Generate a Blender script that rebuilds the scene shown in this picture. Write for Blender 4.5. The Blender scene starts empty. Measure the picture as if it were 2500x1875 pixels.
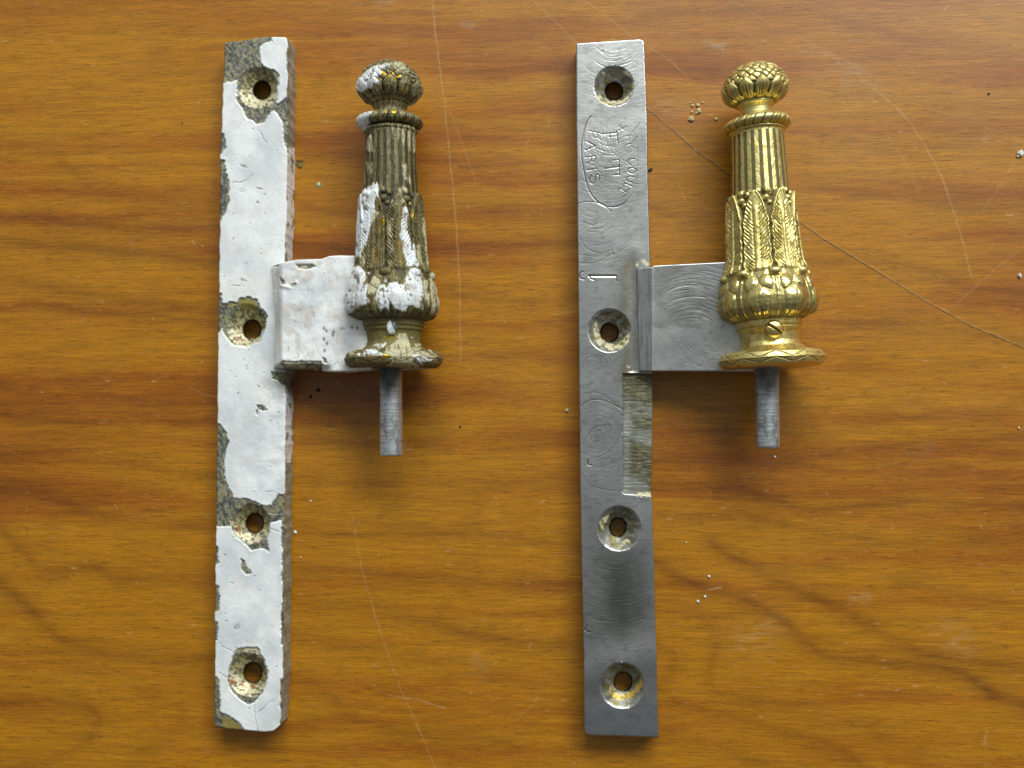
import bpy, math, random
import numpy as np
from mathutils import Vector, Matrix

# ------------------------------------------------------------------ set-up: camera, world, lamps, exposure
# Lengths below are in tenths of a millimetre ("units"); U turns them into metres.
U = 1e-4
H = 2400.0                                    # camera height above the table
CAM = np.array([175.0, -115.0, H])            # camera stands a little right of and below the middle
sc = bpy.context.scene
cd = bpy.data.cameras.new("camera")
cam = bpy.data.objects.new("camera", cd)
sc.collection.objects.link(cam)
cam.location = Vector(CAM * U)
cz = Vector(CAM).normalized(); cx_ = Vector((0, 1, 0)).cross(cz).normalized(); cy_ = cz.cross(cx_)
quat = Matrix((cx_, cy_, cz)).transposed()
cam.rotation_euler = quat.to_euler()
DIST = float(np.linalg.norm(CAM))
cd.sensor_width = 36.0
cd.lens = 36.0 * DIST / 2500.0
cd.clip_start = 0.01
cd.clip_end = 50.0
sc.camera = cam
ROT = np.array(quat)

w = bpy.data.worlds.new("World")
sc.world = w
w.use_nodes = True
nt = w.node_tree
bg = nt.nodes["Background"]
tc = nt.nodes.new("ShaderNodeTexCoord")
mr = nt.nodes.new("ShaderNodeMapRange")
mr.inputs[1].default_value = -1; mr.inputs[2].default_value = 1
rp = nt.nodes.new("ShaderNodeValToRGB")
dp = nt.nodes.new("ShaderNodeVectorMath"); dp.operation = 'DOT_PRODUCT'; dp.inputs[1].default_value = (0.12, 0.98, 0.06)
nt.links.new(tc.outputs["Generated"], dp.inputs[0])
nt.links.new(dp.outputs["Value"], mr.inputs[0])
nt.links.new(mr.outputs[0], rp.inputs[0])
nt.links.new(rp.outputs[0], bg.inputs[0])
el = rp.color_ramp.elements
el[0].position = 0.0; el[0].color = (0.10, 0.095, 0.09, 1)
el[1].position = 1.0; el[1].color = (0.90, 0.99, 1.0, 1)
for p_, c_ in ((0.30, (0.25, 0.262, 0.262, 1)), (0.42, (0.37, 0.395, 0.40, 1)), (0.52, (0.43, 0.475, 0.48, 1)),
               (0.60, (0.58, 0.64, 0.65, 1)), (0.70, (0.80, 0.88, 0.90, 1))):
    e_ = el.new(p_); e_.color = c_
bg.inputs[1].default_value = 0.50

def area(name, loc, size, size_y, power, col):
    L = bpy.data.lights.new(name, 'AREA')
    L.shape = 'RECTANGLE'; L.size = size; L.size_y = size_y
    L.energy = power; L.color = col
    o = bpy.data.objects.new(name, L)
    sc.collection.objects.link(o)
    o.location = loc
    o.rotation_euler = (-Vector(loc)).to_track_quat('-Z', 'Y').to_euler()   # faces the hinges
    return o
area("window_light", (0.42, 1.12, 1.06), 1.40, 0.50, 32.0, (0.95, 1.0, 0.99))

sc.view_settings.view_transform = 'Standard'
sc.view_settings.look = 'None'
sc.view_settings.exposure = 0.0
sc.view_settings.gamma = 1.0
sc.view_settings.use_curve_mapping = False

# ------------------------------------------------------------------ helpers
def P(px, py, z):
    """point of the place at height z seen at the photo's pixel (px, py)"""
    px, py, z = np.broadcast_arrays(np.asarray(px, float), np.asarray(py, float), np.asarray(z, float))
    d = np.stack([(px - 1250.0) / DIST, -(py - 937.5) / DIST, -np.ones_like(px)], -1) @ ROT.T
    t = (z - CAM[2]) / d[..., 2]
    return CAM + d * t[..., None]

def project(W):
    v = (W - CAM) @ ROT
    k = DIST / -v[..., 2]
    return 1250.0 + v[..., 0] * k, 937.5 - v[..., 1] * k

def S(r, g, b):
    f = lambda c: ((c / 255.0) / 12.92) if c <= 10 else (((c / 255.0) + 0.055) / 1.055) ** 2.4
    return np.array([f(r), f(g), f(b)])

def sstep(a, b, x):
    t = np.clip((x - a) / (b - a), 0, 1)
    return t * t * (3 - 2 * t)

def _hash(ix, iy, seed):
    n = (ix.astype(np.int64) * 374761393 + iy.astype(np.int64) * 668265263 + seed * 974634777) & 0xFFFFFFFF
    n = ((n ^ (n >> 13)) * 1274126177) & 0xFFFFFFFF
    n = n ^ (n >> 16)
    return (n & 0xFFFFFF) / float(0xFFFFFF)

def vnoise(x, y, seed=0):
    ix = np.floor(x); iy = np.floor(y)
    fx = x - ix; fy = y - iy
    fx = fx * fx * (3 - 2 * fx); fy = fy * fy * (3 - 2 * fy)
    a = _hash(ix, iy, seed); b = _hash(ix + 1, iy, seed)
    c = _hash(ix, iy + 1, seed); d = _hash(ix + 1, iy + 1, seed)
    return (a + (b - a) * fx) * (1 - fy) + (c + (d - c) * fx) * fy

def fbm(x, y, seed=0, octv=4, gain=0.5):
    s = 0.0; amp = 1.0; tot = 0.0; k = 1.0
    for i in range(octv):
        s = s + amp * vnoise(x * k + 17.3 * i, y * k - 9.1 * i, seed + i * 7)
        tot += amp; amp *= gain; k *= 2.03
    return s / tot                                    # 0..1

def seg_dist(X, Y, pts):
    best = np.full(X.shape, 1e9)
    for (x0, y0), (x1, y1) in zip(pts[:-1], pts[1:]):
        dx, dy = x1 - x0, y1 - y0
        L2 = dx * dx + dy * dy + 1e-9
        t = np.clip(((X - x0) * dx + (Y - y0) * dy) / L2, 0, 1)
        best = np.minimum(best, np.hypot(X - x0 - t * dx, Y - y0 - t * dy))
    return best

def poly_sd(X, Y, pts):
    """distance to a closed outline, negative inside"""
    out = np.full(X.shape, 60.0)
    xs = [p[0] for p in pts]; ys = [p[1] for p in pts]
    m = (X > min(xs) - 25) & (X < max(xs) + 25) & (Y > min(ys) - 25) & (Y < max(ys) + 25)
    if not m.any():
        return out
    x = X[m]; y = Y[m]
    d = seg_dist(x, y, list(pts) + [pts[0]])
    ins = np.zeros(x.shape, bool)
    n = len(pts)
    for i in range(n):
        x0, y0 = pts[i]; x1, y1 = pts[(i + 1) % n]
        if y0 == y1:
            continue
        c = ((y0 > y) != (y1 > y)) & (x < (x1 - x0) * (y - y0) / (y1 - y0) + x0)
        ins ^= c
    out[m] = np.where(ins, -d, d)
    return out

def multi_sd(X, Y, polys):
    r = np.full(X.shape, 60.0)
    for p in polys:
        r = np.minimum(r, poly_sd(X, Y, p))
    return r

def smooth_line(pts, n=8):
    """Catmull-Rom through the points"""
    pts = np.array(pts, float)
    q = np.vstack([2 * pts[0] - pts[1], pts, 2 * pts[-1] - pts[-2]])
    out = []
    for i in range(1, len(q) - 2):
        for t in np.linspace(0, 1, n, endpoint=False):
            a, b, c, d = q[i - 1], q[i], q[i + 1], q[i + 2]
            out.append(0.5 * (2 * b + (c - a) * t + (2 * a - 5 * b + 4 * c - d) * t * t + (3 * b - a - 3 * c + d) * t ** 3))
    out.append(pts[-1])
    return [tuple(p) for p in out]

def mix(a, b, t):
    t = np.asarray(t)[..., None]
    return a * (1 - t) + b * t

def crop(x0, y0, s):
    return lambda pts: [(x0 + x / s, y0 + y / s) for x, y in pts]

def grid_mesh(name, W, col, rmb, mat, parent, keep=None, wrap=False, smooth=True, label=None):
    """W (n,m,3) world units; col (n,m,3); rmb (n,m,3) = roughness, metallic, bump strength"""
    n, m = W.shape[:2]
    idx = np.arange(n * m).reshape(n, m)
    if wrap:
        nxt = np.roll(idx, -1, axis=1)
        a, b, c, d = idx[:-1], nxt[:-1], nxt[1:], idx[1:]
    else:
        a, b, c, d = idx[:-1, :-1], idx[:-1, 1:], idx[1:, 1:], idx[1:, :-1]
    q = np.stack([a, d, c, b], -1)
    if keep is not None:
        q = q[keep]
    q = q.reshape(-1, 4)
    me = bpy.data.meshes.new(name)
    base = np.zeros(3) if parent is None else np.array(parent.location)
    co = W.reshape(-1, 3) * U - base
    used = np.zeros(n * m, bool); used[q.ravel()] = True
    remap = np.cumsum(used) - 1
    co = co[used]; q = remap[q]
    me.vertices.add(len(co)); me.vertices.foreach_set("co", co.astype(np.float32).ravel())
    me.loops.add(q.size); me.loops.foreach_set("vertex_index", q.astype(np.int32).ravel())
    me.polygons.add(len(q))
    me.polygons.foreach_set("loop_start", np.arange(0, q.size, 4, dtype=np.int32))
    me.polygons.foreach_set("loop_total", np.full(len(q), 4, np.int32))
    me.polygons.foreach_set("use_smooth", np.full(len(q), smooth))
    me.update(calc_edges=True)
    for nm, arr in (("tint", col), ("finish", rmb)):
        if arr is None:
            continue
        at = me.attributes.new(nm, 'FLOAT_COLOR', 'POINT')
        v = np.ones((n * m, 4), np.float32); v[:, :3] = arr.reshape(-1, 3)
        at.data.foreach_set("color", v[used].ravel())
    me.materials.append(mat)
    o = bpy.data.objects.new(name, me)
    sc.collection.objects.link(o)
    if parent is not None:
        o.parent = parent
    if label:
        o["label"] = label
    return o

def layer_material(name, fine_scale, fine_amt, bump_scale, bump_dist, stretch=(1, 1, 1), coat=0.0):
    m = bpy.data.materials.new(name); m.use_nodes = True
    t = m.node_tree; N = t.nodes; L = t.links
    bs = N["Principled BSDF"]
    a = N.new("ShaderNodeAttribute"); a.attribute_name = "tint"
    f = N.new("ShaderNodeAttribute"); f.attribute_name = "finish"
    sp = N.new("ShaderNodeSeparateColor"); L.new(f.outputs["Color"], sp.inputs[0])
    tco = N.new("ShaderNodeTexCoord")
    mp = N.new("ShaderNodeMapping"); mp.inputs["Scale"].default_value = stretch
    L.new(tco.outputs["Object"], mp.inputs[0])
    n1 = N.new("ShaderNodeTexNoise"); n1.inputs["Scale"].default_value = fine_scale
    n1.inputs["Detail"].default_value = 4; L.new(mp.outputs[0], n1.inputs["Vector"])
    r = N.new("ShaderNodeMapRange"); r.inputs[1].default_value = 0.3; r.inputs[2].default_value = 0.7
    r.inputs[3].default_value = 1 - fine_amt; r.inputs[4].default_value = 1 + fine_amt
    L.new(n1.outputs["Fac"], r.inputs[0])
    mx = N.new("ShaderNodeVectorMath"); mx.operation = 'SCALE'
    L.new(a.outputs["Color"], mx.inputs[0]); L.new(r.outputs[0], mx.inputs["Scale"])
    L.new(mx.outputs[0], bs.inputs["Base Color"])
    L.new(sp.outputs[0], bs.inputs["Roughness"])
    L.new(sp.outputs[1], bs.inputs["Metallic"])
    n2 = N.new("ShaderNodeTexNoise"); n2.inputs["Scale"].default_value = bump_scale
    n2.inputs["Detail"].default_value = 5; L.new(mp.outputs[0], n2.inputs["Vector"])
    bp = N.new("ShaderNodeBump"); bp.inputs["Distance"].default_value = bump_dist
    L.new(n2.outputs["Fac"], bp.inputs["Height"]); L.new(sp.outputs[2], bp.inputs["Strength"])
    L.new(bp.outputs[0], bs.inputs["Normal"])
    if coat:
        bs.inputs["Coat Weight"].default_value = coat
        bs.inputs["Coat Roughness"].default_value = 0.15
    return m

M_PAINT = layer_material("flaking_paint", 2600, 0.05, 1500, 0.00018)
M_STEEL = layer_material("worn_steel", 2200, 0.10, 1300, 0.00010, (0.35, 1.6, 1))
M_GILT = layer_material("gilt_bronze", 2500, 0.07, 1600, 0.00012)
M_DIRTY = layer_material("tarnished_bronze", 2400, 0.16, 1400, 0.00022)

def root(name, px, py, label, cat, group=None):
    o = bpy.data.objects.new(name, None)
    sc.collection.objects.link(o)
    p = P(px, py, 0) * U
    o.location = Vector((p[0], p[1], 0))
    o.empty_display_size = 0.01
    o["label"] = label; o["category"] = cat
    if group:
        o["group"] = group
    return o

# ------------------------------------------------------------------ table top
def build_table():
    st = 2.5
    xs = np.concatenate([[-9000, -5000, -2500, -1200, -500, -250], np.arange(-120, 2621, st), [2750, 3000, 3700, 5000, 7500, 11500]])
    ys = np.concatenate([[-9000, -5000, -2500, -1200, -500, -250], np.arange(-100, 1981, st), [2100, 2350, 3100, 4400, 7000, 11000]])
    X, Y = np.meshgrid(xs, ys)
    W = P(X, Y, 0.0)
    wx = X + 60 * (fbm(X / 260, Y / 200, 3) - .5)
    wy = Y + 46 * (fbm(X / 300, Y / 110, 5) - .5) + 18 * (fbm(X / 90, Y / 50, 8, 3) - .5)
    bands = fbm(wx / 760, wy / 34, 11, 4, 0.5)
    broad = fbm(wx / 900, wy / 120, 21, 3)
    TL = crop(0, 0, 1.769); TR = crop(1250, 0, 1.769); BL = crop(0, 937, 1.769); BR = crop(1250, 937, 1.769)
    figs = [
        (BL([(-200, 430), (150, 470), (400, 560), (640, 600), (940, 610)]), 13, .55),
        (BL([(-200, 480), (0, 620), (150, 770), (250, 800), (400, 790), (550, 850), (940, 830)]), 15, .7),
        (BL([(-200, 760), (0, 860), (100, 940), (200, 1050), (300, 1120), (600, 1180), (930, 1200)]), 17, .75),
        (BL([(-200, 1430), (150, 1375), (380, 1400), (420, 1480), (330, 1580), (150, 1640), (-100, 1680)]), 14, .65),
        (BL([(600, 1330), (780, 1400), (760, 1500), (600, 1600)]), 13, .35),
        (BL([(-100, 130), (200, 150), (500, 170), (940, 160)]), 14, .6),
        (BL([(-100, 290), (300, 310), (940, 400)]), 12, .4),
        (BL([(1250, 230), (1600, 260), (2211, 230), (2500, 260)]), 12, .5),
        (BL([(1250, 400), (1600, 430), (2000, 420), (2500, 450)]), 12, .45),
        (BL([(1250, 630), (1600, 650), (2000, 640), (2500, 700)]), 14, .6),
        (BL([(1250, 790), (1500, 810), (1700, 830), (1900, 850), (2500, 880)]), 15, .55),
        (BL([(1250, 930), (1450, 960), (1700, 1000), (2200, 1120), (2550, 1140)]), 17, .65),
        (BL([(1250, 1080), (1500, 1130), (1800, 1180), (2200, 1260)]), 13, .35),
        (BL([(1250, 1250), (1400, 1320), (1500, 1420), (1700, 1500), (2200, 1560)]), 15, .45),
        (BR([(620, 450), (950, 455), (1150, 500), (1300, 540), (1700, 510), (2400, 550)]), 11, .85),
        (BR([(600, 340), (800, 330), (900, 350), (1300, 320), (1700, 250), (2400, 230)]), 12, .6),
        (BR([(600, 180), (900, 210), (1300, 190), (1800, 140), (2400, 60)]), 12, .5),
        (BR([(640, 570), (1000, 580), (1400, 650), (1700, 680), (2400, 670)]), 12, .6),
        (BR([(860, 690), (1000, 770), (1150, 850), (1350, 940), (1500, 1020), (1750, 1150), (2000, 1200), (2400, 1260)]), 15, .9),
        (BR([(620, 770), (780, 860), (1000, 930), (1150, 1010), (1280, 1120), (1450, 1190), (1900, 1240), (2100, 1350), (2400, 1450)]), 15, .95),
        (BR([(600, 960), (700, 940), (830, 1010), (880, 1130), (850, 1250), (900, 1330), (1200, 1390), (1500, 1480), (1700, 1580), (1800, 1700)]), 16, .42),
        (BR([(600, 1310), (800, 1400), (1000, 1450), (1350, 1540), (1500, 1640)]), 13, .6),
        (BR([(620, 1110), (700, 1180), (680, 1250), (620, 1290)]), 15, .5),
        (BR([(1650, 860), (2000, 930), (2400, 1000)]), 12, .4),
        (BR([(600, 1530), (900, 1570), (1200, 1680)]), 12, .4),
        (TL([(-100, 620), (200, 650), (400, 800), (600, 860), (940, 900)]), 14, .35),
        (TL([(-100, 930), (300, 960), (600, 985), (940, 970)]), 13, .7),
        (TL([(-100, 1030), (200, 1060), (450, 1075), (940, 1140)]), 16, .85),
        (TL([(-100, 1190), (300, 1260), (600, 1300), (940, 1350)]), 15, .6),
        (TL([(-100, 1340), (400, 1350), (940, 1400)]), 12, .5),
        (TL([(-100, 60), (300, 41), (420, 90), (800, 130), (1100, 110)]), 12, .25),
        (TL([(1280, 640), (1500, 660), (2211, 700)]), 12, .4),
        (TL([(1280, 900), (1550, 920)]), 12, .5),
        (TL([(1280, 1050), (1550, 1070), (2600, 1040)]), 14, .5),
        (TL([(1880, 900), (2212, 920), (2700, 900)]), 14, .45),
        (TL([(1900, 1250), (2212, 1300), (2700, 1290)]), 13, .5),
        (TL([(1900, 1560), (2212, 1520), (2700, 1590)]), 12, .4),
        (TR([(580, 60), (900, 41), (1300, 60), (1800, 190), (2300, 240)]), 16, .45),
        (TR([(1200, 380), (1500, 400), (1850, 470), (2300, 450)]), 14, .4),
        (TR([(1200, 560), (1600, 640), (2000, 620), (2400, 640)]), 14, .4),
        (TR([(600, 560), (900, 610)]), 14, .4),
        (TR([(600, 900), (900, 960)]), 15, .5),
        (TR([(1250, 800), (1600, 850), (2000, 900), (2400, 860)]), 14, .4),
        (TR([(1300, 1130), (1700, 1160), (2100, 1260), (2400, 1260)]), 15, .55),
        (TR([(1350, 1420), (1700, 1400), (2400, 1500)]), 15, .55),
    ]
    fig = np.zeros(X.shape)
    fx = X + 8 * (fbm(X / 60, Y / 30, 31, 3) - .5); fy = Y + 16 * (fbm(X / 150, Y / 30, 33, 4) - .5)
    for pts, wd, amt in figs:
        xs_ = [p[0] for p in pts]; ys_ = [p[1] for p in pts]
        m = (X > min(xs_) - 60) & (X < max(xs_) + 60) & (Y > min(ys_) - 70) & (Y < max(ys_) + 70)
        d = seg_dist(fx[m], fy[m], smooth_line(pts, 5))
        nn = fbm(fx[m] / 120, fy[m] / 22, 35, 3); g = .85 * amt * (.45 + 1.2 * (nn - .15)) * (0.42 * np.exp(-(d / (wd * .75)) ** 2) + .50 * np.exp(-(d / (wd * 1.9)) ** 2))
        fig[m] = np.maximum(fig[m], g) + .25 * np.minimum(fig[m], g)
    t = 0.52 * (bands - .5) * 2 + 0.58 * (broad - .5) * 2
    light = S(168, 110, 8); mid = S(148, 84, 3); dark = S(86, 36, 0)
    c = mix(light, mid, sstep(-.25, .45, t))
    c = mix(c, dark, np.clip(fig * .8 + .40 * sstep(.15, .75, t), 0, 1) * .85)
    # lines scratched and rubbed into the varnish: points, half width, strength, colour
    pale = S(205, 170, 120); tan = S(176, 134, 66); dk = S(70, 35, 8)
    R = TR
    lines = [
        (TL([(1865, -20), (1885, 180), (1915, 400), (1945, 700), (1965, 900), (1985, 1200), (1990, 1560)]), 1.5, .40, pale),
        (TL([(1925, 430), (1990, 600), (2055, 780)]), 1.2, .22, pale),
        (TL([(90, 920), (300, 990), (420, 900)]), 1.2, .12, pale),
        (BL([(1520, 560), (1560, 790), (1620, 1000), (1680, 1180), (1735, 1330), (1800, 1470), (1850, 1590), (1900, 1700)]), 1.5, .30, pale),
        (BL([(1680, 1345), (1790, 1365), (1925, 1400)]), 1.5, .50, pale),
        (BL([(1590, 235), (1620, 212)]), 1.4, .5, pale), (BL([(1740, 300), (1752, 240)]), 1.2, .4, pale),
        (R([(60, -30), (170, 80), (278, 185)]), 1.7, .55, tan),
        (R([(300, -10), (420, 80), (520, 155)]), 1.7, .45, tan), (R([(585, 200), (680, 260), (755, 328)]), 1.7, .50, tan),
        (R([(583, 460), (700, 560), (800, 650), (945, 752)]), 1.5, .70, tan),
        (R([(1230, 945), (1350, 1030), (1500, 1120), (1640, 1205), (1830, 1320), (2000, 1410), (2230, 1505)]), 1.5, .78, tan),
        (R([(720, 800), (750, 865)]), 1.2, .35, pale),
        (R([(930, -10), (1100, 90), (1300, 190), (1500, 290), (1650, 390)]), 1.6, .26, tan),
        (R([(1560, 380), (1680, 480), (1780, 620), (1860, 770), (1910, 920), (1950, 1050), (1985, 1200)]), 1.8, .34, pale),
        (R([(1720, 440), (1900, 500), (2100, 570), (2230, 620)]), 1.4, .30, tan),
        (R([(2170, 700), (2090, 830), (2010, 930)]), 1.5, .22, pale),
        (R([(2230, 1050), (2100, 1150), (1990, 1250), (1900, 1330)]), 1.6, .22, pale),
        (R([(1640, 610), (1700, 700), (1760, 830)]), 6.0, .07, pale),
        (R([(190, 1360), (280, 1340)]), 1.2, .25, pale),
        (BR([(1040, 1060), (1110, 1030), (1180, 1010)]), 1.4, .22, pale),
        (BR([(845, 890), (905, 878)]), 1.8, .55, pale), (BR([(2050, 1500), (2040, 1560)]), 3.0, .30, pale),
        (BR([(20, 1450), (90, 1385)]), 1.5, .25, pale), (BR([(1570, 1370), (1640, 1290)]), 1.5, .16, pale),
        (BL([(940, 1100 - 1100 + 60), (880, 41), (800, 5)]), 1.3, .22, pale),
    ]
    rough = np.full(X.shape, .30) + .14 * fbm(X / 160, Y / 90, 41)
    for pts, wd, amt, cc in lines:
        xs_ = [p[0] for p in pts]; ys_ = [p[1] for p in pts]
        m = (X > min(xs_) - 20) & (X < max(xs_) + 20) & (Y > min(ys_) - 20) & (Y < max(ys_) + 20)
        n = fbm(X[m] / 14, Y[m] / 14, 51, 2)
        d = seg_dist(X[m] + 4 * (n - .5), Y[m] + 4 * (vnoise(X[m] / 30, Y[m] / 30, 6) - .5), pts)
        a = amt * np.exp(-(d / wd) ** 2) * np.clip(.45 + 1.1 * (n - .25), 0, 1)
        if cc is tan and amt > .6:                                    # the strongest get a painted shadow along the lower edge
            d2 = seg_dist(X[m] + 1.5, Y[m] - 3.2, pts)
            c[m] = mix(c[m], dk, .7 * np.exp(-(d2 / 2.0) ** 2))
        c[m] = mix(c[m], cc, a)
        rough[m] = rough[m] + .3 * a
    # smears, dull patches, small nicks
    rs = random.Random(4)
    smears = [(R([(650, 460), (720, 470)]), 26, .16), (R([(850, 190), (915, 200), (905, 235)]), 12, .30), (R([(1250, 210), (1430, 270), (1560, 360)]), 16, .13),
              (R([(1330, 330), (1480, 350)]), 45, .08), (BR([(1000, 1130), (1100, 1060)]), 40, .12), (BR([(1480, 930), (1530, 925)]), 15, .2),
              (BR([(1880, 1080), (1950, 1110)]), 35, .12), (R([(2060, 570), (2040, 600)]), 9, .25), (TL([(1640, 10), (1690, 8)]), 9, .28),
              (TL([(2000, 105), (2040, 108)]), 9, .22), (BL([(2050, 1180), (2080, 1240)]), 18, .10), (BR([(1730, 300), (1800, 280)]), 20, .08)]
    for pts, wd, amt in smears:
        xs_ = [p[0] for p in pts]; ys_ = [p[1] for p in pts]
        m = (X > min(xs_) - 2.5 * wd) & (X < max(xs_) + 2.5 * wd) & (Y > min(ys_) - 2.5 * wd) & (Y < max(ys_) + 2.5 * wd)
        n = fbm(X[m] / 22, Y[m] / 9, 61, 4)
        d = seg_dist(X[m], Y[m], pts)
        a = amt * np.exp(-(d / wd) ** 2) * np.clip((n - .35) * 4, 0, 1)
        c[m] = mix(c[m], S(176, 160, 130), a); rough[m] += .3 * a
    i0, j0 = 6, 6
    for k in range(520):
        px_, py_ = rs.uniform(0, 2500), rs.uniform(0, 1875)
        ln = rs.uniform(2, 14); an = rs.choice([0, 0, 0, rs.uniform(-1.2, 1.2)]); amt = rs.uniform(.12, .5)
        cc = pale if rs.random() < .72 else dk
        ia = int(i0 + (py_ - 20 + 100) / st); ja = int(j0 + (px_ - 25 + 120) / st)
        sl = (slice(max(ia, 0), ia + 17), slice(max(ja, 0), ja + 21))
        d = seg_dist(X[sl], Y[sl], [(px_, py_), (px_ + ln * math.cos(an), py_ + ln * math.sin(an))])
        c[sl] = mix(c[sl], cc, amt * np.exp(-(d / rs.uniform(1.0, 1.7)) ** 2))
    # dried paint spots beside the painted bar
    for (sxp, syp, a_, b_, cc, amt) in ((778, 451, 11, 8, S(120, 118, 70), .75), (778, 451, 5, 5, S(190, 190, 160), .9),
                                        (730, 400, 10, 8, S(96, 84, 24), .9), (733, 393, 12, 3, S(40, 24, 6), .7)):
        m = (abs(X - sxp) < 30) & (abs(Y - syp) < 30)
        d = np.hypot((X[m] - sxp) / a_, (Y[m] - syp) / b_) + .5 * (fbm(X[m] / 5, Y[m] / 5, 9, 2) - .5)
        c[m] = mix(c[m], cc, amt * (1 - sstep(.7, 1.1, d)))
    rmb = np.stack([rough, np.zeros_like(rough), np.full_like(rough, .12)], -1)

    m = bpy.data.materials.new("varnished_wood"); m.use_nodes = True
    t = m.node_tree; N = t.nodes; L = t.links
    bs = N["Principled BSDF"]
    a = N.new("ShaderNodeAttribute"); a.attribute_name = "tint"
    f = N.new("ShaderNodeAttribute"); f.attribute_name = "finish"
    sp = N.new("ShaderNodeSeparateColor"); L.new(f.outputs["Color"], sp.inputs[0])
    tco = N.new("ShaderNodeTexCoord")
    def noise(scx, scy, det, rough_=.6, dist=0.0):
        mp = N.new("ShaderNodeMapping"); mp.inputs["Scale"].default_value = (scx, scy, 1)
        L.new(tco.outputs["Object"], mp.inputs[0])
        n = N.new("ShaderNodeTexNoise"); n.inputs["Scale"].default_value = 1.0
        n.inputs["Detail"].default_value = det; n.inputs["Roughness"].default_value = rough_
        n.inputs["Distortion"].default_value = dist
        L.new(mp.outputs[0], n.inputs["Vector"]); return n.outputs["Fac"]
    def rng(v, a0, a1, b0, b1):
        r = N.new("ShaderNodeMapRange"); r.inputs[1].default_value = a0; r.inputs[2].default_value = a1
        r.inputs[3].default_value = b0; r.inputs[4].default_value = b1
        L.new(v, r.inputs[0]); return r.outputs[0]
    def mul(x, y):
        k = N.new("ShaderNodeMath"); k.operation = 'MULTIPLY'; L.new(x, k.inputs[0]); L.new(y, k.inputs[1]); return k.outputs[0]
    fibre = rng(noise(150, 3000, 3, .65), .34, .66, .82, 1.18)
    fibre2 = rng(noise(50, 800, 4, .6, .3), .3, .7, .84, 1.16)
    pores = rng(noise(300, 3300, 2, .5), .58, .68, 1.0, .66)
    gl = rng(noise(240, 2500, 2, .5), .66, .76, 1.0, 1.35)
    grit = rng(noise(2600, 3600, 2, .5), .3, .7, .86, 1.14)
    allm = mul(mul(mul(mul(fibre, fibre2), pores), gl), grit)
    vm = N.new("ShaderNodeVectorMath"); vm.operation = 'SCALE'
    L.new(a.outputs["Color"], vm.inputs[0]); L.new(allm, vm.inputs["Scale"])
    fleck = mul(rng(noise(420, 2300, 2, .6), .60, .72, 0.0, 1.0), rng(noise(45, 90, 3, .6), .45, .62, 0.10, .55))
    mxc = N.new("ShaderNodeMix"); mxc.data_type = 'RGBA'
    L.new(fleck, mxc.inputs[0]); L.new(vm.outputs[0], mxc.inputs[6]); mxc.inputs[7].default_value = (*S(172, 128, 88), 1)
    L.new(mxc.outputs[2], bs.inputs["Base Color"])
    L.new(sp.outputs[0], bs.inputs["Roughness"])
    bs.inputs["IOR"].default_value = 1.5
    bp = N.new("ShaderNodeBump"); bp.inputs["Distance"].default_value = 0.00006; bp.inputs["Strength"].default_value = .35
    L.new(noise(150, 2600, 3), bp.inputs["Height"]); L.new(bp.outputs[0], bs.inputs["Normal"])
    o = grid_mesh("table_top", W, c, rmb, m, None)
    o["kind"] = "structure"
build_table()

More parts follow.
